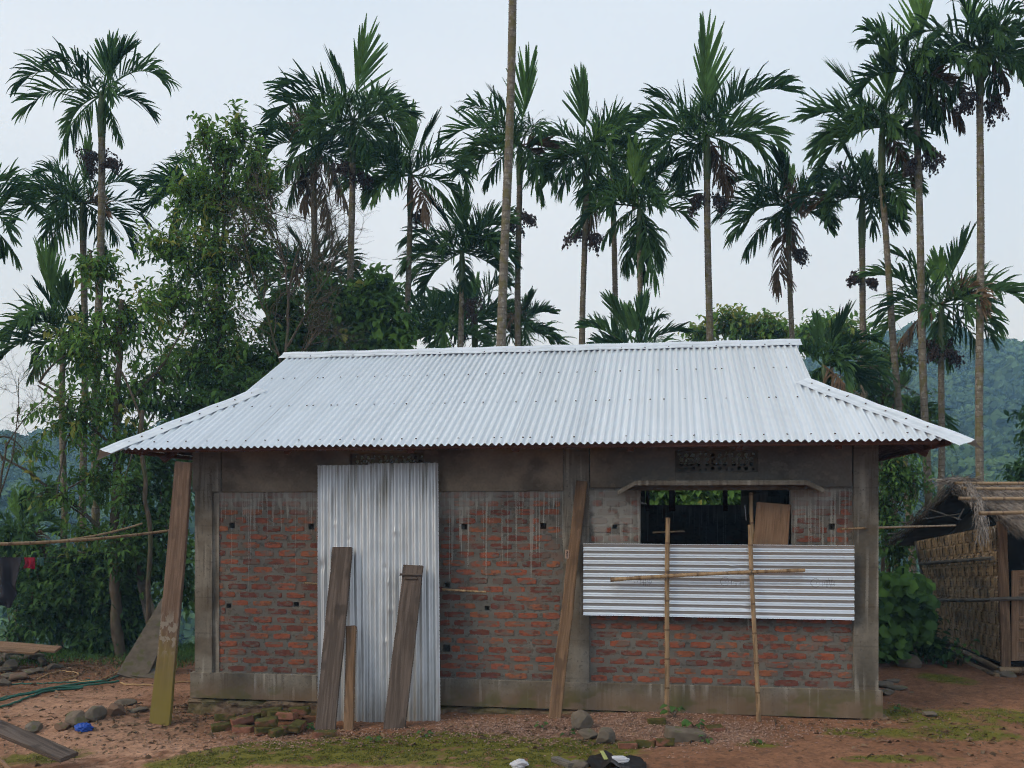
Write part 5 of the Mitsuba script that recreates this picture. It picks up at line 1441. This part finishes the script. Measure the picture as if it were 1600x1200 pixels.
tree('dark branched tree with fresh leaves between the right house corner and the hut', ([(1392, 1000, 17.5), (1385, 860, 17.5), (1378, 780, 17.5)], .05, .03), [([(1386, 850, 17.5), (1405, 790, 17.4), (1430, 755, 17.4)], .024, .010), ([(1380, 800, 17.5), (1400, 740, 17.4), (1412, 700, 17.4)], .02, .008), ([(1385, 830, 17.5), (1370, 770, 17.5), (1375, 720, 17.5)], .02, .008)],
     [pxblob(1388, 735, 26, 32, 17.4, 56), pxblob(1420, 750, 30, 36, 17.4, 56), pxblob(1385, 800, 26, 40, 17.5, 60), pxblob(1430, 690, 22, 20, 17.6, 18), pxblob(1375, 700, 18, 20, 17.6, 24), pxblob(1405, 850, 34, 30, 17.3, 44)], 213, leaf=.15, wid=.44, per=8, tone=(.40, .18), droop=.45, twigs=dict(n_sub=3, depth=1, L=.4, rad=.006))
tree('leafy tree cut by the right edge above the thatched roof', ([(1640, 900, 21), (1630, 700, 21)], .09, .05), [],
     [pxblob(1616, 645, 24, 30, 21, 40), pxblob(1620, 690, 22, 26, 21, 36), pxblob(1604, 738, 26, 18, 21, 44), pxblob(1655, 680, 40, 60, 21, 70)], 214, leaf=.20, wid=.42, per=8, tone=(.28, .14), droop=.45)
# greenery seen through the house
tree('sunny green shrub seen through the window behind the house', ([(1090, 900, 18.6), (1090, 820, 18.6)], .03, .02), [], [pxblob(1040, 778, 50, 26, 18.4, 90), pxblob(1100, 775, 55, 28, 18.4, 110), pxblob(1150, 775, 40, 26, 18.6, 70), pxblob(1000, 780, 40, 26, 18.6, 50)],
     215, cat='shrub', name='broadleaf_shrub', leaf=.24, wid=.6, per=8, tone=(.62, .12), droop=.45)

# climbing vine with round leaves between house and hut: every leaf a part
r = np.random.default_rng(61)
vine = thing('climbing_vine', 'tangle of round leaved climbing vine between the right house corner and the hut', 'vine')
core = MB()
for _ in range(26):
    a = P(r.uniform(1372, 1440), 1020, 14.4 + r.uniform(-.2, .4)); b = P(r.uniform(1376, 1455), r.uniform(895, 1000), 14.3 + r.uniform(-.3, .4))
    core.add(*tube(resample([a, (a + b) / 2 + r.normal(size=3) * .15, b], 12), .006, 4, .5))
add('stems', core.get(), 'mat_bark', vine, kind='stuff')


def round_leaf(c, d, up, L, tone, r):
    d = nrm(d); s = nrm(np.cross(d, up)); w = np.cross(s, d)
    n = 11
    t = np.linspace(.32, 2 * np.pi - .32, n)
    rr = 1 + .08 * np.cos(5 * t) + r.normal(size=n) * .03
    x = -np.cos(t) * .5 * rr * L + .32 * L; y = np.sin(t) * .56 * rr * L
    z = -.16 * L * ((x / L) ** 2 + (y / L * 1.2) ** 2) * 2 + .04 * L * np.sin(3 * t)
    V = np.vstack([c + x[:, None] * d + y[:, None] * s + z[:, None] * w, [c + d * .10 * L + w * .03 * L]])
    k = np.arange(n - 1)
    return V, np.stack([np.full(n - 1, n), k, k + 1], 1), np.tile([[tone, .5]], (n + 1, 1))


far_l = MB(); nvl = 0
for i in range(900):
    t = r.random(); px = r.uniform(1374, 1455); py = r.uniform(893, 1028)
    if px > 1448 and py < 930: continue
    if px > 1420 and py > 1005: continue
    py = max(py, 893 + 18 * abs(math.sin(px * .09)) * (px > 1410))
    Y = 14.1 + r.uniform(-.35, .45)
    c = P(px, py, Y)
    d = nrm(np.array([r.normal() * .8, -.45 + r.normal() * .4, -.65 + r.normal() * .45])); up = nrm(np.array([r.normal() * .5, -.65, .75 + r.normal() * .4]))
    m = round_leaf(c, d, up, r.uniform(.085, .19) * (1.15 if py < 985 else .75), float(np.clip(r.normal(.40, .17) + (.15 if py < 925 else 0), .06, .85)), r)
    nvl += 1
    if nvl <= 290: add('leaf', m, 'mat_leaf', vine)
    else: far_l.add(*m)
add('leaf_rest', far_l.get(), 'mat_leaf', vine, kind='stuff')
dk, tw = leaf_sprays([pxblob(1405, 970, 40, 55, 14.9, 120), pxblob(1450, 985, 20, 30, 14.6, 40), pxblob(1455, 1005, 26, 18, 14.2, 30)], r, leaf=.13, wid=.5, per=7, tone=(.14, .1), droop=.4)
add('undergrowth', dk, 'mat_leaf', vine, kind='stuff')

# ---------------------------------------------------------------- things in the yard
# washing on poles and line
pole('bamboo_pole', P(-60, 851, 11.2), P(278, 827, 14.6), .022, .018, 'long pale drying pole running from the left edge to the leaning board', tone=.75, bow=-.05)
pole('bamboo_pole', P(-60, 847, 11.35), P(222, 818, 15.4), .018, .014, 'upper thinner drying pole crossing above the long pale one at left', tone=.68, bow=-.12)
ln = np.array([P(-120, 869, 15.1), P(0, 871, 15.1), P(70, 871, 15.2), P(180, 862, 15.9)])
add('clothes_line', tube(resample(ln, 20), .004, 4, .5), 'mat_black', label='thin dark clothes line strung below the drying poles', cat='line')


def cloth(name, pts_top, drop, lab_, mat, seed, Y, narrow=0.0, fold=.04):
    r = np.random.default_rng(seed)
    s = np.linspace(0, 1, 26); t = np.linspace(0, 1, 30)
    S, Tt = np.meshgrid(s, t, indexing='ij')
    a, b = P(*pts_top[0]), P(*pts_top[1])
    base = a + (b - a) * S[..., None]
    base = base + (np.array([(a + b)[0] / 2, 0, 0]) - base * [1, 0, 0]) * (narrow * Tt ** 1.5)[..., None] * np.array([1, 0, 0])
    w = fold * np.sin(S * 11 + 2.5 * meshkit.fbm(np.stack([S * 2, Tt * 2, S * 0 + seed], -1), 2, seed) * 3) * (.3 + Tt)
    base[..., 1] += w; base[..., 2] -= drop * Tt * (1 - .07 * np.sin(S * 5))
    up = base.reshape(-1, 3); f = grid_faces(26, 30)
    mb = MB(); mb.add(up, f); bk = up.copy(); bk[:, 1] += .012; mb.add(bk, f[:, ::-1])
    return add(name, (mb.get()[0], mb.get()[1]), mat, smooth=True, label=lab_, cat='clothing')


cloth('hanging_garment', ((-40, 870, 15.05), (33, 871, 15.05)), .72, 'dark garment hanging from the line at the left edge', 'mat_cloth_dark', 1, 15, narrow=.45, fold=.06)
cloth('hanging_garment', ((38, 871, 15.1), (54, 871, 15.1)), .17, 'small red cloth hanging on the line beside the dark garment', 'mat_cloth_red', 2, 15, fold=.02)
cloth('hanging_garment', ((58, 871, 15.12), (68, 871, 15.12)), .12, 'tiny greenish cloth hanging right of the red cloth', 'mat_cloth_green', 3, 15, fold=.015)
b = G(13, 1015); add('wooden_post', tube(resample([b + [0, 0, -.2], P(14, 930, float(b[1])), P(15, 865, float(b[1]))], 8), .022, 7, .3), 'mat_bark', label='thin dark post under the washing at the left edge', cat='post')
b = G(50, 1013); add('wooden_post', tube(resample([b + [0, 0, -.2], P(50, 930, float(b[1]))], 8), .018, 7, .3), 'mat_bark', label='thin short post just right of the post under the washing', cat='post')


def lay(name, pa, pb, wpx, thick, mat, label, seed, lift=0.0, cat='plank', za=None, zb=None, side=None, **k):
    a, b = G(*pa), G(*pb)
    a[2] += thick / 2 + lift if za is None else za; b[2] += thick / 2 + lift if zb is None else zb
    d = nrm(b - a); s = np.array([-d[1], d[0], 0]) if side is None else side
    return add(name, plank(a, b, wpx * (a[1] + b[1]) / 2 / F, thick, s, seed, **k), mat, label=label, cat=cat)


# long plank lying in the lower left corner
a = P(-40, 1121, 9.55); b = P(108, 1183, 9.10)
d = nrm(b - a); add('fallen_plank', plank(a, b, .21, .045, nrm(np.array([.35, 1.0, .12])), 71, n=20), 'mat_wood_dark', label='wide brown plank sloping down in the lower left corner', cat='plank')
add('cut_pole', tube(resample([P(-30, 1160, 8.4), P(16, 1203, 8.15)], 6), .018, 8, .7), 'mat_ply', label='pale stick end in the extreme lower left corner', cat='stick')
# boards resting on a rubble pile
Yb = 15.6
add('resting_board', plank(P(-50, 1003, Yb), P(91, 1015, Yb + .1), .30, .035, [0.05, 1, .12], 72, n=12), 'mat_ply', label='upper brown board resting on the dark rubble pile at left', cat='board')
add('resting_board', plank(P(-50, 1012, Yb - .35), P(58, 1019, Yb - .3), .20, .035, [0.05, 1, .10], 73, n=12), 'mat_wood_brown', label='lower brown board on the rubble pile, nearer the viewer', cat='board')
STN = [('dark broken slab under the resting boards at the left edge', (10, 1032), (.62, .4, .16), 0), ('dark flat stone under the right end of the resting boards', (44, 1026), (.50, .36, .16), .3), ('rounded mossy stone in the rubble pile', (18, 1048), (.26, .24, .26), .1),
       ('pale brown angular stone at the foot of the rubble pile', (30, 1062), (.44, .26, .15), .8), ('flat grey stone lying right of the rubble pile', (84, 1044), (.36, .3, .12), .1), ('small stone between rubble pile and flat grey stone', (62, 1050), (.2, .16, .1), .4),
       ('dark stone at the left picture edge below the rubble pile', (4, 1070), (.3, .25, .14), .1), ('upright pinkish grey stone edging the sand heap beside the blue rag', (120, 1132), (.30, .22, .25), .55), ('mossy block at the edge of the sand heap above the blue rag', (150, 1125), (.26, .2, .22), .2),
       ('tan angular stone at the right end of the sand heap', (181, 1116), (.27, .22, .2), .9), ('dark low stone behind the tan angular stone', (196, 1102), (.3, .24, .12), .1), ('weathered grey stone beside the wide lower left plank', (54, 1142), (.26, .2, .15), .4),
       ('small brown stone on the sand heap edge left of the pinkish grey stone', (96, 1140), (.22, .14, .12), .9), ('flat dark stone between the sand heap and the leaning board', (216, 1112), (.26, .2, .07), .3)]
for k, (lb, q, sz, tn) in enumerate(STN):
    c = G(*q); v, f, uv = rock(c + [0, 0, sz[2] * .22], sz, 300 + k, rot=k * 1.3); uv[:, 0] = tn
    add('stone', (v, f, uv), 'mat_stone', label=lb, cat='stone')
rr = np.random.default_rng(88)
for k in range(18):
    q = (rr.uniform(-12, 66), rr.uniform(1024, 1062)); sz = (rr.uniform(.16, .36), rr.uniform(.12, .26), rr.uniform(.05, .15))
    v, f, uv = rock(G(*q) + [0, 0, sz[2] * .3 + max(0, (1046 - q[1]) * .004)], sz, 340 + k, sub=2, rot=rr.uniform(0, 3)); uv[:, 0] = rr.uniform(0, .35)
    add('rubble_stone', (v, f, uv), 'mat_stone', label='dark broken stone in the rubble pile under the resting boards at left', cat='stone', group='stones of the rubble pile')
ST2 = [('upright mossy stone behind the cluster of three stones near the wall', (907, 1139), (.27, .2, .26), .2), ('middle stone of the cluster of three stones near the wall', (918, 1153), (.25, .2, .13), .35), ('pointed right hand stone of the cluster of three near the wall', (945, 1160), (.26, .2, .2), .25),
       ('boulder with a pale flat top beside the vine right of the house', (1421, 1041), (.36, .3, .26), .55), ('long flat stone under the hut corner', (1567, 1057), (.42, .25, .13), .5), ('first flat stone in the group beside the right corner post', (1380, 1072), (.26, .25, .09), .15),
       ('rearmost flat stone in the group beside the right corner post', (1394, 1066), (.25, .22, .07), .1), ('front right flat stone in the group beside the right corner post', (1402, 1077), (.28, .24, .08), .1), ('lowest flat stone touching the right corner of the footing', (1384, 1083), (.26, .22, .08), .2),
       ('pale pebble stone under the hut rail', (1462, 1024), (.16, .12, .09), .1), ('grey rounded stone under the hut floor beam', (1490, 1026), (.2, .16, .12), .1), ('dark half buried stone in the right yard', (1452, 1118), (.26, .16, .06), .1)]
for k, (lb, q, sz, tn) in enumerate(ST2):
    c = G(*q); v, f, uv = rock(c + [0, 0, sz[2] * .25], sz, 400 + k, rot=k * 2.1); uv[:, 0] = tn
    add('stone', (v, f, uv), 'mat_stone', label=lb, cat='stone')


def loose_brick(label, q, dz, rot, seed, mossy, size=(.23, .11, .075), tilt=None, group=None, cat='brick', mat='mat_mossbrick', name='loose_brick'):
    r = np.random.default_rng(seed)
    m = trimesh.creation.box(extents=size).subdivide().subdivide().subdivide()
    v = np.array(m.vertices); s = np.array(size) / 2
    e = np.sort(np.abs(v) / s, 1)[:, 1]
    v = v * (1 - .05 * np.clip(e - .7, 0, 1)[:, None]) + .006 * (np.stack([meshkit.fbm(v * 22 + seed + k * 5, 3, seed + k) for k in range(3)], -1) - .5) * 2
    v = v * (1 - .10 * (meshkit.noise(v * 9 + seed, seed) > .72)[:, None] * (e > .85)[:, None])
    R = trimesh.transformations.euler_matrix(r.normal() * .14 if tilt is None else tilt, r.normal() * .10, rot + r.normal() * .25)[:3, :3]
    c = G(*q) + [0, 0, size[2] / 2 + dz]
    return add(name, (v @ R.T + c, np.array(m.faces), np.tile([[mossy, .5]], (len(v), 1))), mat, smooth=True, label=label, cat=cat, group=group)


LB = [('lower moss covered brick of the pair left of the brick heap', (347, 1141), 0, .5, .75), ('upper moss covered brick of the pair left of the brick heap', (352, 1137), .076, .35, .9), ('reddish brick end lying between the mossy pair and the heap', (381, 1145), 0, -.2, .0),
      ('small red brick fragment on the reddish brick end', (378, 1140), .07, .8, .05), ('front left mossy brick at the bottom of the heap', (416, 1146), 0, .05, .8), ('second mossy brick of the heap lying on the front left one', (417, 1145), .077, -.05, .85), ('front middle mossy brick of the heap', (437, 1149), 0, .9, .7),
      ('mossy brick behind the front middle brick of the heap', (455, 1145), 0, .3, .65), ('upright mossy brick at the right of the heap', (465, 1146), .04, 1.2, .6), ('bright mossy brick on top of the heap', (435, 1136), .10, .6, 1.0), ('top right mossy brick of the heap touching the wide plank', (468, 1130), .10, .2, .7),
      ('brown broken brick in the middle of the heap', (448, 1137), .09, -.4, .2), ('rear left mossy brick of the heap', (425, 1128), .08, .1, .8), ('mossy brick under the foot of the left wide plank', (508, 1152), -.01, .05, .55), ('dark mossy brick behind the reddish brick end', (396, 1130), .02, 1.0, .5),
      ('rear brick at the base of the heap against the footing', (455, 1126), .05, .3, .5)]
for k, (lb, q, dz, ro, ms) in enumerate(LB): loose_brick(lb, q, dz, ro, 500 + k, ms)
LB2 = [('first brown brick in the row of bricks before the concrete block', (981, 1168), -.02, .12, .15), ('second mossy brick in the row of bricks before the concrete block', (1008, 1166), -.02, .05, .75), ('third rounded brick in the row, nearest the concrete block', (1037, 1164), -.01, .25, .45),
       ('small moss covered brick piece lying alone left of the concrete block', (1026, 1131), -.02, .2, .95), ('dark brick piece lying right of the concrete block', (1117, 1143), -.02, .3, .4)]
for k, (lb, q, dz, ro, ms) in enumerate(LB2): loose_brick(lb, q, dz, ro, 540 + k, ms, size=(.18, .11, .075))
loose_brick('grey concrete block with a weed behind it near the wall', (1070, 1156), -.01, .02, 560, 0, size=(.36, .24, .11), tilt=0.02, cat='concrete block', mat='mat_stone', name='concrete_block')
# grey slabs leaning near the left corner
for lb, pa, pb, w, th, sd in (('broad grey slab leaning in the shade left of the tall leaning board', (205, 1060), (268, 940), 46, .05, 81), ('short flat board lying at the foot of the tall leaning board', (222, 1060), (262, 1012), 40, .05, 82)):
    a = G(*pa); b = P(pb[0], pb[1], float(a[1]) + .9)
    add('grey_slab', plank(a, b, w * a[1] / F, th, [1, .25, 0], sd, n=16, taper=.7), 'mat_stone', label=lb, cat='slab')
a = G(216, 1040); add('grey_slab', plank(a + [.02, 1.0, 0], P(213, 878, float(a[1]) + 1.35), .27, .03, [1, .2, 0], 83, n=16, taper=.5), 'mat_wood_grey', label='thin torn grey board standing upright against the reddish trunk', cat='board')
a = G(250, 1040) + [0, .3, 0]; c = P(252, 1005, float(a[1]))
for k, (dx, dz, lb) in enumerate(((0, 0, 'reddish brick held on the grey slab, left of the pair'), (.11, .015, 'reddish brick held on the grey slab, right of the pair'))):
    v, f = cbox(-.10, .10, -.055, .055, -.037, .037, .008); R = trimesh.transformations.euler_matrix(0, -.2, .4 + k)[:3, :3]
    add('loose_brick', (v @ R.T + c + [dx, 0, dz], f), 'mat_mossbrick', uv=np.tile([[.1, .5]], (len(v), 1)), label=lb, cat='brick')
# hoses and sticks on the ground
def hose(name, pts, rad, mat, label, cat, lift=.012, n=70):
    q = np.array([G(*p) for p in pts]); q = resample(q, n); q[:, 2] = ground_z(q[:, 0], q[:, 1]) + lift
    return add(name, tube(q, rad, 7, .5), mat, smooth=True, label=label, cat=cat)


hose('hose', [(-60, 1102), (0, 1093), (50, 1084), (100, 1074), (140, 1068), (170, 1064), (190, 1056), (196, 1053)], .016, 'mat_hose_green', 'upper green garden hose coming in from the left edge', 'hose', .02)
hose('hose', [(-60, 1112), (0, 1099), (45, 1089), (90, 1078), (140, 1074), (186, 1068)], .016, 'mat_hose_green', 'middle green garden hose joined to a tan pipe near the leaning board', 'hose', .04)
hose('hose', [(-60, 1123), (0, 1107), (30, 1097), (60, 1086), (95, 1079), (130, 1076)], .016, 'mat_hose_green', 'lower green garden hose along the edge of the sand heap', 'hose', .02)
hose('hose', [(-40, 1070), (40, 1069), (95, 1067), (125, 1066), (140, 1063)], .010, 'mat_hose_green', 'thin dark green hose lying straight behind the other hoses', 'hose', .012)
hose('pipe', [(189, 1068), (212, 1071), (240, 1072), (270, 1068), (298, 1066)], .013, 'mat_hose_tan', 'tan pipe running from the hose behind the leaning board', 'pipe')
hose('cord', [(58, 1064), (72, 1056), (98, 1050), (116, 1052), (123, 1055), (118, 1059), (98, 1064)], .009, 'mat_hose_tan', 'looped tan cord lying on the leaf litter', 'cord', .02)
hose('cord', [(108, 1066), (140, 1066), (157, 1065), (170, 1058), (185, 1051), (200, 1047)], .009, 'mat_hose_tan', 'tan cord running up beside the green hose to the grey slab', 'cord', .02)
# blue rag
m = trimesh.creation.icosphere(subdivisions=4); v = np.array(m.vertices)
v = v * (1 + .55 * (meshkit.fbm(v * 2.1 + 4, 4, 9) - .5) - .22 * np.abs(np.sin(v[:, 0] * 6 + v[:, 2] * 4 + 5 * meshkit.fbm(v * 1.5, 2, 3)))[:, None] ** 2)[:, :1] if False else v * (1 + .6 * (meshkit.fbm(v * 2.1 + 4, 4, 9) - .5))[:, None] * (1 - .16 * np.abs(np.sin(v[:, 0] * 7 + v[:, 2] * 5 + 6 * meshkit.fbm(v * 1.5, 2, 3))))[:, None]
add('blue_rag', (v * [.105, .075, .055] + G(131, 1142) + [0, 0, .035], m.faces), 'mat_blue', smooth=True, label='crumpled bright blue plastic rag beside the sand heap', cat='rag')
# black sheet, strap and scraps at the lower edge
S, Tt = np.meshgrid(np.linspace(0, 1, 40), np.linspace(0, 1, 24), indexing='ij')
a, b = G(917, 1191), G(1005, 1193)
base = a + (b - a) * S[..., None] + np.array([0, -.42, 0]) * Tt[..., None]
base[..., 0] += .03 * np.sin(Tt * 7) * (S - .5)
base[..., 2] = ground_z(base[..., 0], base[..., 1]) + .03 + .06 * meshkit.fbm(np.stack([S * 5, Tt * 4, S * 0], -1), 3, 6) + .05 * np.exp(-((S - .35) / .12) ** 2) - .03 * (np.abs(S - .5) > .46)
base[..., 1] += .03 * np.sin(S * 19) * (1 - Tt)
up = base.reshape(-1, 3); f = grid_faces(40, 24); mb = MB(); mb.add(up, f); mb.add(up - [0, 0, .01], f[:, ::-1])
bs = add('black_sheet', (mb.get()[0], mb.get()[1]), 'mat_black', smooth=True, label='crumpled black plastic sheet at the lower edge of the yard', cat='plastic sheet')
add('strap', plank(base[10, 0] + [0, .0, .012], base[11, 14] + [0, 0, .012], .035, .006, [1, 0, 0], 4, n=8), 'mat_strap', bs)
lay('wood_offcut', (866, 1190), (893, 1201), 14, .05, 'mat_wood_grey', 'pale wooden offcut at the lower edge left of the black sheet', 91, cat='offcut', n=8)
c = G(906, 1196); v, f, uv = rock(c + [0, 0, .01], (.2, .16, .09), 601); add('stone', (v, f, uv), 'mat_stone', label='pale stone touching the left end of the black sheet', cat='stone')
for k, (q, lb, sz) in enumerate((((812, 1199), 'white and blue plastic scrap at the lower edge under the moss', (.08, .06, .04)), ((967, 1201), 'white scrap lying on the front of the black sheet', (.09, .05, .03)))):
    m = trimesh.creation.icosphere(subdivisions=3); v = np.array(m.vertices) * (1 + .9 * (meshkit.fbm(np.array(m.vertices) * 1.9 + k * 9, 4, 12 + k) - .5))[:, None]
    add('plastic_scrap', (v * sz + G(*q) + [0, 0, .03 + .05 * k], m.faces), 'mat_white', smooth=False, label=lb, cat='scrap')


# ---------------------------------------------------------------- loose ground cover
def scatter(ells, n, r, spread=1.0):
    w = np.array([e[2] * e[3] for e in ells]); k = r.choice(len(ells), n, p=w / w.sum())
    e = np.array(ells)[k]
    return e[:, 0] + r.normal(size=n) * e[:, 2] * .7 * spread, e[:, 1] + r.normal(size=n) * e[:, 3] * .7 * spread


def outside(x, y):
    u = (x - LC[0]) * HU[0] + (y - LC[1]) * HU[1]; v = (x - LC[0]) * HV[0] + (y - LC[1]) * HV[1]
    return ~((u > -.05) & (u < 7.8) & (v > -.06) & (v < 5.1))


r = np.random.default_rng(71)
n = 5000
x, y = scatter(CHIP + [gel(760, 1140, 340, 10), gel(420, 1160, 130, 10), gel(1200, 1140, 120, 10)], n, r); ok = outside(x, y) & (y > 8.2); x, y = x[ok], y[ok]; n = len(x)
p = np.stack([x, y, ground_z(x, y) + .006], -1)
a = r.uniform(0, 6.28, n); d = np.stack([np.cos(a), np.sin(a), r.normal(size=n) * .25], -1); s = nrm(np.cross(d, [0, 0, 1.]) + r.normal(size=(n, 3)) * .3)
L, Wd = r.uniform(.006, .022, n)[:, None], r.uniform(.003, .009, n)[:, None]
q = np.stack([p - d * L, p + s * Wd + [0, 0, .004], p + d * L, p - s * Wd + [0, 0, .003], p + np.array([0, 0, .011])], 1).reshape(-1, 3)
f = (np.arange(n)[:, None, None] * 5 + np.array([[0, 3, 4], [3, 2, 4], [2, 1, 4], [1, 0, 4]])[None]).reshape(-1, 3)
add('wood_chips', (q, f, np.stack([np.repeat(np.clip(r.normal(.55, .25, n), 0, 1), 5), np.zeros(5 * n)], -1)), 'mat_chip', kind='stuff', label='pale pinkish chips strewn along the foot of the front wall', cat='chips')
n = 4200
x, y = scatter(LITTER + LITTER[:2] + [gel(900, 1165, 120, 14), gel(620, 1150, 160, 12), gel(200, 1120, 260, 40), gel(1420, 1140, 200, 40)], n, r); ok = outside(x, y) & (y > 8.2); x, y = x[ok], y[ok]; n = len(x)
p = np.stack([x, y, ground_z(x, y) + .008], -1)
a = r.uniform(0, 6.28, n); d = np.stack([np.cos(a), np.sin(a), r.normal(size=n) * .35], -1)
L = r.uniform(.035, .10, n)
add('leaf_litter', leaves(p, d, np.array([0, 0, 1.]) + r.normal(size=(n, 3)) * .5, L, L * r.uniform(.25, .6, n), np.clip(r.normal(.42, .25, n), 0, 1), fold=.2, curl=.3), 'mat_dry', kind='stuff', label='dry brown leaves scattered over the yard', cat='leaf litter')
# moss cushions
n = 60000
x, y = scatter(MOSS, n, r, 1.15); am = moss_amount(x, y); ok = outside(x, y) & (am > .48 + .42 * r.random(n)) & (y > 8.3) & (meshkit.fbm(np.stack([x * 9, y * 9, x * 0], -1), 3, 4) > .44); x, y = x[ok], y[ok]; n = len(x)
p = np.stack([x, y, ground_z(x, y) - .004], -1); h = r.uniform(.006, .020, n)[:, None]; w = r.uniform(.004, .009, n)[:, None]
a = r.uniform(0, 6.28, n); s = np.stack([np.cos(a), np.sin(a), 0 * a], -1); e = p + np.stack([r.normal(size=n) * .006, r.normal(size=n) * .006, h[:, 0]], -1)
q = np.stack([p - s * w, p + s * w, e], 1).reshape(-1, 3)
add('moss', (q, np.arange(3 * n).reshape(-1, 3), np.stack([np.repeat(np.clip(r.normal(.5, .25, n), 0, 1), 3), np.zeros(3 * n)], -1)), 'mat_moss', kind='stuff', label='short green moss in patches over the yard', cat='moss')


def blades(x, y, h, r, tone=.4, w=.006):
    n = len(x); p = np.stack([x, y, ground_z(x, y) - .01], -1)
    a = r.uniform(0, 6.28, n); s = np.stack([np.cos(a), np.sin(a), 0 * a], -1) * w
    l = np.stack([r.normal(size=n) * .35, r.normal(size=n) * .35, np.ones(n)], -1); h = h[:, None]
    m = p + l * h * .55; e = p + l * h * .9 + np.stack([r.normal(size=n), r.normal(size=n), 0 * a - .3], -1) * h * .25
    q = np.stack([p - s, p + s, m - s * .8, m + s * .8, e], 1).reshape(-1, 3)
    f = (np.arange(n)[:, None, None] * 5 + np.array([[0, 1, 3], [0, 3, 2], [2, 3, 4]])[None]).reshape(-1, 3)
    return q, f, np.stack([np.repeat(np.clip(r.normal(tone, .15, n), 0, 1), 5), np.zeros(5 * n)], -1)


n = 16000
x = r.uniform(-10.5, -4.2, n); y = r.uniform(15.6, 18.2, n); ok = r.random(n) < sstep(15.4, 17.2, y + .5 * np.sin(x * 3)); x, y = x[ok], y[ok]
x2, y2 = r.uniform(4.6, 7.4, 2500), r.uniform(14.2, 17, 2500)
x, y = np.r_[x, x2], np.r_[y, y2]
add('grass', blades(x, y, r.uniform(.05, .17, len(x)), r, .38, .007), 'mat_leaf', kind='stuff', label='rough grass at the far edge of the yard', cat='grass')
# weeds, one thing each
WEEDS = [('leafy green weed at the foot of the left upright bamboo pole', (1054, 1122), .13, .085, 9), ('small weed left of the cluster of three stones', (845, 1138), .06, .045, 7), ('small weed in the moss before the right door sheet plank', (665, 1152), .09, .05, 9), ('low weed before the stake and left wide plank', (584, 1160), .06, .05, 8),
         ('grey green weed growing at the right side of the mossy brick heap', (478, 1143), .10, .06, 12), ('weed beside the upright mossy stone', (888, 1151), .07, .05, 8), ('low weed right of the concrete block', (1102, 1162), .07, .05, 9), ('dark weedy plant at the hut floor beam', (1502, 1040), .36, .10, 26), ('tuft of weeds left of the hut corner stone', (1478, 1036), .16, .07, 18),
         ('small weed at the foot of the footing right corner', (1400, 1112), .07, .05, 9), ('small weed on the sunlit moss right of the concrete block', (1180, 1162), .05, .04, 10), ('grassy weed beside the concrete block top', (1085, 1138), .10, .08, 8)]
for k, (lb, q, h, ls, n) in enumerate(WEEDS):
    rr = np.random.default_rng(700 + k); c = G(*q); key_ = thing('weed', lb, 'weed')
    st = MB(); pos, dd = [], []
    for i in range(n):
        a = rr.uniform(0, 6.28); e = c + np.array([math.cos(a) * h * .5, math.sin(a) * h * .4, h * rr.uniform(.35, 1.05)])
        st.add(*tube(resample([c - [0, 0, .02], (c + e) / 2 + [0, 0, h * .12], e], 6), .0025, 4, .5))
        pos.append(e); dd.append([math.cos(a) + rr.normal() * .2, math.sin(a) - .3, -.15])
    add('stem', st.get(), 'mat_bark', key_, kind='stuff'); L = ls * rr.uniform(.8, 1.4, n)
    add('foliage', leaves(np.array(pos), np.array(dd), np.tile([0, -.4, 1.0], (n, 1)), L, L * .62, np.clip(rr.normal(.42 if k != 4 else .3, .1, n), 0, 1)), 'mat_leaf', key_, kind='stuff')

# ---------------------------------------------------------------- the air
scene['haze'] = {'type': 'cube', 'to_world': T().translate([0, 210, 26]).scale([432, 282, 58]), 'bsdf': {'type': 'null'}, 'interior': {'type': 'ref', 'id': 'air'}}
lab('haze', 'thin bluish air filling the valley', 'haze', kind='stuff')
